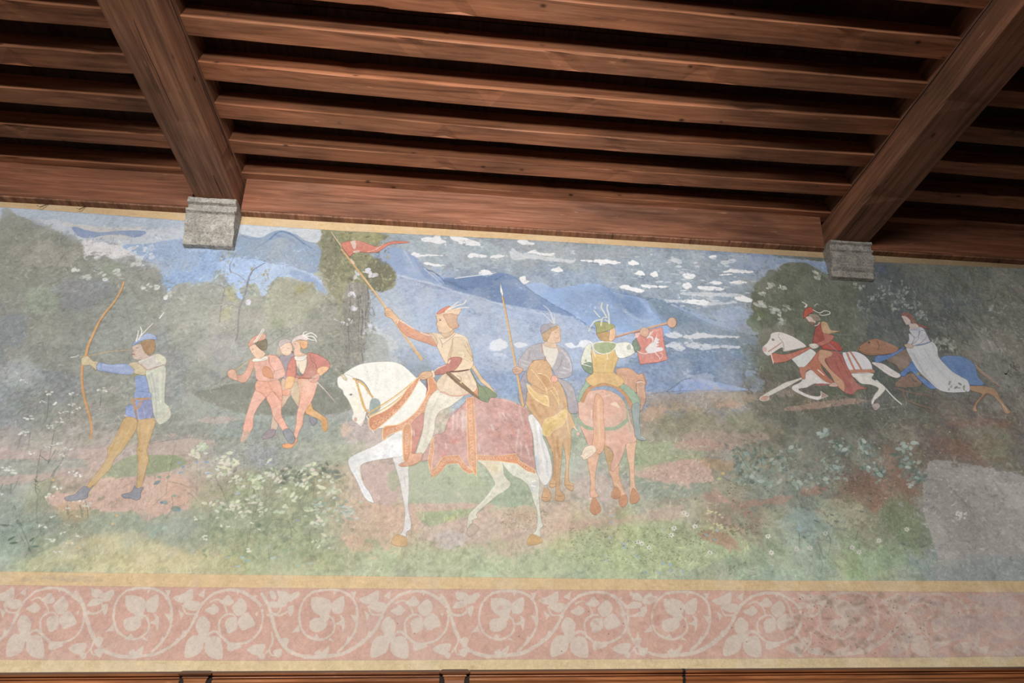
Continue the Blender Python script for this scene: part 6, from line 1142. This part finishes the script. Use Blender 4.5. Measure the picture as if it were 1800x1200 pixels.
# ------------------------------------------------------------------ joists, one per bay
#   (front edge, rear edge, sag in the middle bay)
J = [(-.212, -.10, .0), (-.508, -.395, .022), (-.806, -.692, .045), (-1.105, -.978, .055), (-1.388, -1.270, .030),
     (-1.688, -1.552, .02), (-1.985, -1.868, .02), (-2.27, -2.15, .01), (-2.56, -2.44, .01)]
ordn = ['first', 'second', 'third', 'fourth', 'fifth', 'sixth', 'seventh', 'eighth', 'ninth']
bayn = [('in the bay left of the left beam', 'ceiling joists of the left bay'),
        ('in the bay between the two beams', 'ceiling joists of the middle bay'),
        ('in the bay right of the right beam', 'ceiling joists of the right bay')]
ends = [(-4.59, -2.256), (-1.941, 3.174), (3.496, 6.39)]
for b in range(3):
    xa, xb = ends[b]
    for i, (yf, yb, sg) in enumerate(J):
        if i >= 8 and b != 1: continue
        sagv = sg if b == 1 else sg*.25
        bm = timber_bm(xb-xa, rect_prof(0, yb-yf, 0, ZC-ZJ-.001, .003), .004, 300+b*20+i, .11, sag=sagv, chips=7)
        for v in bm.verts:                        # the top stays under the boards
            if v.co.z > .10: v.co.z = ZC-ZJ-.001
        o = from_bm('ceiling_joist', bm, m_joist); o.location = (xa, yf, ZJ)
        bevelled(o, .002)
        tag(o, 'brown joist %s, %s from the wall' % (bayn[b][0], ordn[i]), 'joist', bayn[b][1])

# ------------------------------------------------------------------ sloping cover boards under the first joist
def cover(xa, xb, lab, seed):
    L = xb-xa
    r = from_bm('cover_board', timber_bm(L, [(-.057, 4.955), (-.040, 4.953), (-.146, 5.245), (-.163, 5.245)], .0025, seed, .15), m_plate)
    r.location = (xa, 0, 0); tag(r, lab, 'board'); bevelled(r, .002)
    o = from_bm('bottom_fillet', timber_bm(L, [(-.052, 4.955), (-.047, 4.940), (-.004, 4.936), (-.004, 4.962), (-.038, 4.966)], .002, seed+1, .15), m_beam, r)
    return r
cover(-4.59, -2.31, 'sloping brown board under the joists, left of the left corbel', 41)
cv = cover(-1.915, 3.10, 'long sloping reddish board under the joists between the corbels', 43)
cover(3.52, 6.39, 'sloping dark board under the joists, right of the right corbel', 47)

# ------------------------------------------------------------------ stone corbels
def corbel(x0, x1, prof, label, seed, lean):
    bm = bmesh.new(); n = 15; rings = []
    for i in range(n):
        t = i/(n-1); x = x0+(x1-x0)*t; ring = []
        for j, (yy, zz) in enumerate(prof):
            edge = 1.0 if i in (0, n-1) else .6
            dy = mnoise.noise(Vector((x*13, j*1.7, seed)))*.006*edge + mnoise.noise(Vector((x*40, j*3.7, seed)))*.003
            dz = mnoise.noise(Vector((x*15, j*2.1, seed+9)))*.005
            dx = mnoise.noise(Vector((j*1.9, i*7.0, seed+4)))*.006*(1 if i in (0, n-1) else 0)
            if yy > -.004: dy = 0; yy = -.0002
            if zz > 4.97: dz = 0
            ring.append(bm.verts.new((x+dx+lean*(4.98-zz)/.43, yy+dy, zz+dz)))
        rings.append(ring)
    m = len(prof)
    for i in range(n-1):
        for j in range(m):
            bm.faces.new((rings[i][j], rings[i+1][j], rings[i+1][(j+1) % m], rings[i][(j+1) % m]))
    bm.faces.new(rings[0]); bm.faces.new(rings[-1][::-1])
    bmesh.ops.recalc_face_normals(bm, faces=bm.faces[:])
    o = from_bm('stone_corbel', bm, m_stone); tag(o, label, 'corbel'); bevelled(o, .004); return o
profA = [(-.0015, 4.980), (-.135, 4.980), (-.146, 4.968), (-.144, 4.918), (-.116, 4.912), (-.112, 4.858), (-.136, 4.850), (-.136, 4.826), (-.110, 4.818),
         (-.108, 4.76), (-.094, 4.705), (-.070, 4.668), (-.058, 4.655), (-.064, 4.645), (-.050, 4.56), (-.040, 4.548), (-.001, 4.545)]
profB = [(-.001, 4.980), (-.105, 4.980), (-.128, 4.962), (-.132, 4.935), (-.108, 4.925), (-.102, 4.880), (-.119, 4.872), (-.119, 4.856), (-.098, 4.845),
         (-.110, 4.815), (-.104, 4.765), (-.076, 4.722), (-.068, 4.712), (-.074, 4.69), (-.058, 4.675), (-.044, 4.665), (-.036, 4.605), (-.001, 4.598)]
corbel(-2.296, -1.925, profA, 'light grey stone corbel carrying the left ceiling beam', 3, .062)
corbel(3.118, 3.502, profB, 'shaded dark grey moulded stone corbel carrying the right ceiling beam', 8, -.085)

# ------------------------------------------------------------------ wainscot
wz = 1.782
wa = from_bm('wainscot', box_bm(X0W+.01, X1W-.01, -.030, -.001, 0.0, wz-.003), m_wains)
tag(wa, 'varnished brown wood panelling with a moulded cornice along the foot of the painted wall', 'panelling')
def cornice_prof(e=0.0):
    return [(-.001, wz), (-.052-e, wz), (-.060-e, wz-.003), (-.064-e, wz-.009), (-.060-e, wz-.0165), (-.050-e, wz-.0190),
            (-.042-e, wz-.0195), (-.042-e, wz-.0225), (-.050-e, wz-.0230), (-.052-e, wz-.0260), (-.049-e, wz-.0285), (-.040-e, wz-.0290), (-.040-e, wz-.032), (-.048-e, wz-.038),
            (-.046-e, wz-.045), (-.038-e, wz-.052), (-.034-e, wz-.060), (-.032-e, wz-.085), (-.001, wz-.085)]
def run(name, xa, xb, e, parent, seed):
    bm = timber_bm(xb-xa, cornice_prof(e), .0009, seed, .25); o = from_bm(name, bm, m_wains, parent); o.location = (xa, 0, 0)
    return bevelled(o, .0012)
def wx(px, py=1190):   # wall X of a photo column at the cornice
    r = (px-900)/FPX*RT - (py-600)/FPX*UP + FW
    return EYE[0]+r[0]*(3.0/r[1])
P = [(wx(322), wx(383)), (wx(771), wx(827))]
gap = wx(1196)
run('cornice', X0W+.02, P[0][0]+.006, 0, wa, 61); run('cornice', P[0][1]-.006, P[1][0]+.006, 0, wa, 62)
run('cornice', P[1][1]-.006, gap-.006, .002, wa, 63); run('cornice', gap+.004, X1W-.02, -.004, wa, 64)
def capital(a, b, prof):
    ym = max(-p[0] for p in prof); bm = bmesh.new(); rings = []
    for yy, zz in prof:
        off = (ym+yy)*1.0; rings.append([bm.verts.new(v) for v in ((a+off, -.030, zz), (a+off, yy-.012, zz), (b-off, yy-.012, zz), (b-off, -.030, zz))])
    for i in range(len(rings)-1):
        for k in range(3): bm.faces.new((rings[i][k], rings[i+1][k], rings[i+1][k+1], rings[i][k+1]))
    bm.faces.new(rings[0]); bm.faces.new(rings[-1][::-1]); bmesh.ops.recalc_face_normals(bm, faces=bm.faces[:]); return bm
CP = [(-.052, wz+.002), (-.060, wz-.002), (-.066, wz-.009), (-.060, wz-.0165), (-.052, wz-.0185), (-.046, wz-.0200), (-.050, wz-.0235), (-.050, wz-.0265), (-.045, wz-.029), (-.043, wz-.034), (-.040, wz-.042), (-.038, wz-.085)]
for a, b in P:
    o = from_bm('pilaster_capital', capital(a+.004, b-.004, CP), m_wains, wa); bevelled(o, .0012)
    o = from_bm('shade_plate', box_bm(a+.0065, b-.0065, -.046, -.0302, wz-.090, wz-.004), m_dark, wa)  # near-black plate added behind the capital to stand in for gap shadow
    o = from_bm('pilaster', box_bm(a+.03, b-.03, -.068, -.0305, 0.0, wz-.0865, .003), m_wains, wa)
o = from_bm('shadow_gap_slice', timber_bm(.012, [(y_*1.02, z_) for y_, z_ in cornice_prof(.006)], .0, 80, .006), m_dark, wa); o.location = (gap-.006, 0, 0)  # near-black profile slice standing in for the shadow between cornice runs

# ------------------------------------------------------------------ two bent iron hooks in the top border
def tube_bm(pts, r, seg=8):
    bm = bmesh.new(); rings = []
    for i, p in enumerate(pts):
        p = Vector(p); d = (Vector(pts[min(i+1, len(pts)-1)])-Vector(pts[max(i-1, 0)])).normalized()
        u = d.orthogonal().normalized(); v = d.cross(u)
        rings.append([bm.verts.new(p+(u*math.cos(a)+v*math.sin(a))*r) for a in [2*math.pi*k/seg for k in range(seg)]])
    for i in range(len(rings)-1):
        for k in range(seg): bm.faces.new((rings[i][k], rings[i][(k+1) % seg], rings[i+1][(k+1) % seg], rings[i+1][k]))
    bm.faces.new(rings[0][::-1]); bm.faces.new(rings[-1])
    bmesh.ops.recalc_face_normals(bm, faces=bm.faces[:]); return bm
def wallpt(px, py, off=0.0):
    r = (px-900)/FPX*RT - (py-600)/FPX*UP + FW; p = EYE + r*((3.0-off)/r[1]); return (p[0], -off, p[2])
for n_, (a, b, c, lab) in enumerate([((88, 357, .002), (70, 364, .03), (65, 361, .034), 'bent iron hook in the yellow border, nearer the left edge of the picture'),
                                     ((152, 362, .002), (139, 368, .028), (135, 366, .03), 'bent iron hook in the yellow border, the one nearer the left corbel')]):
    o = from_bm('iron_hook', tube_bm([wallpt(a[0], a[1], .0005), wallpt(*a), wallpt(*b), wallpt(*c)], .0028), m_iron); tag(o, lab, 'hook')
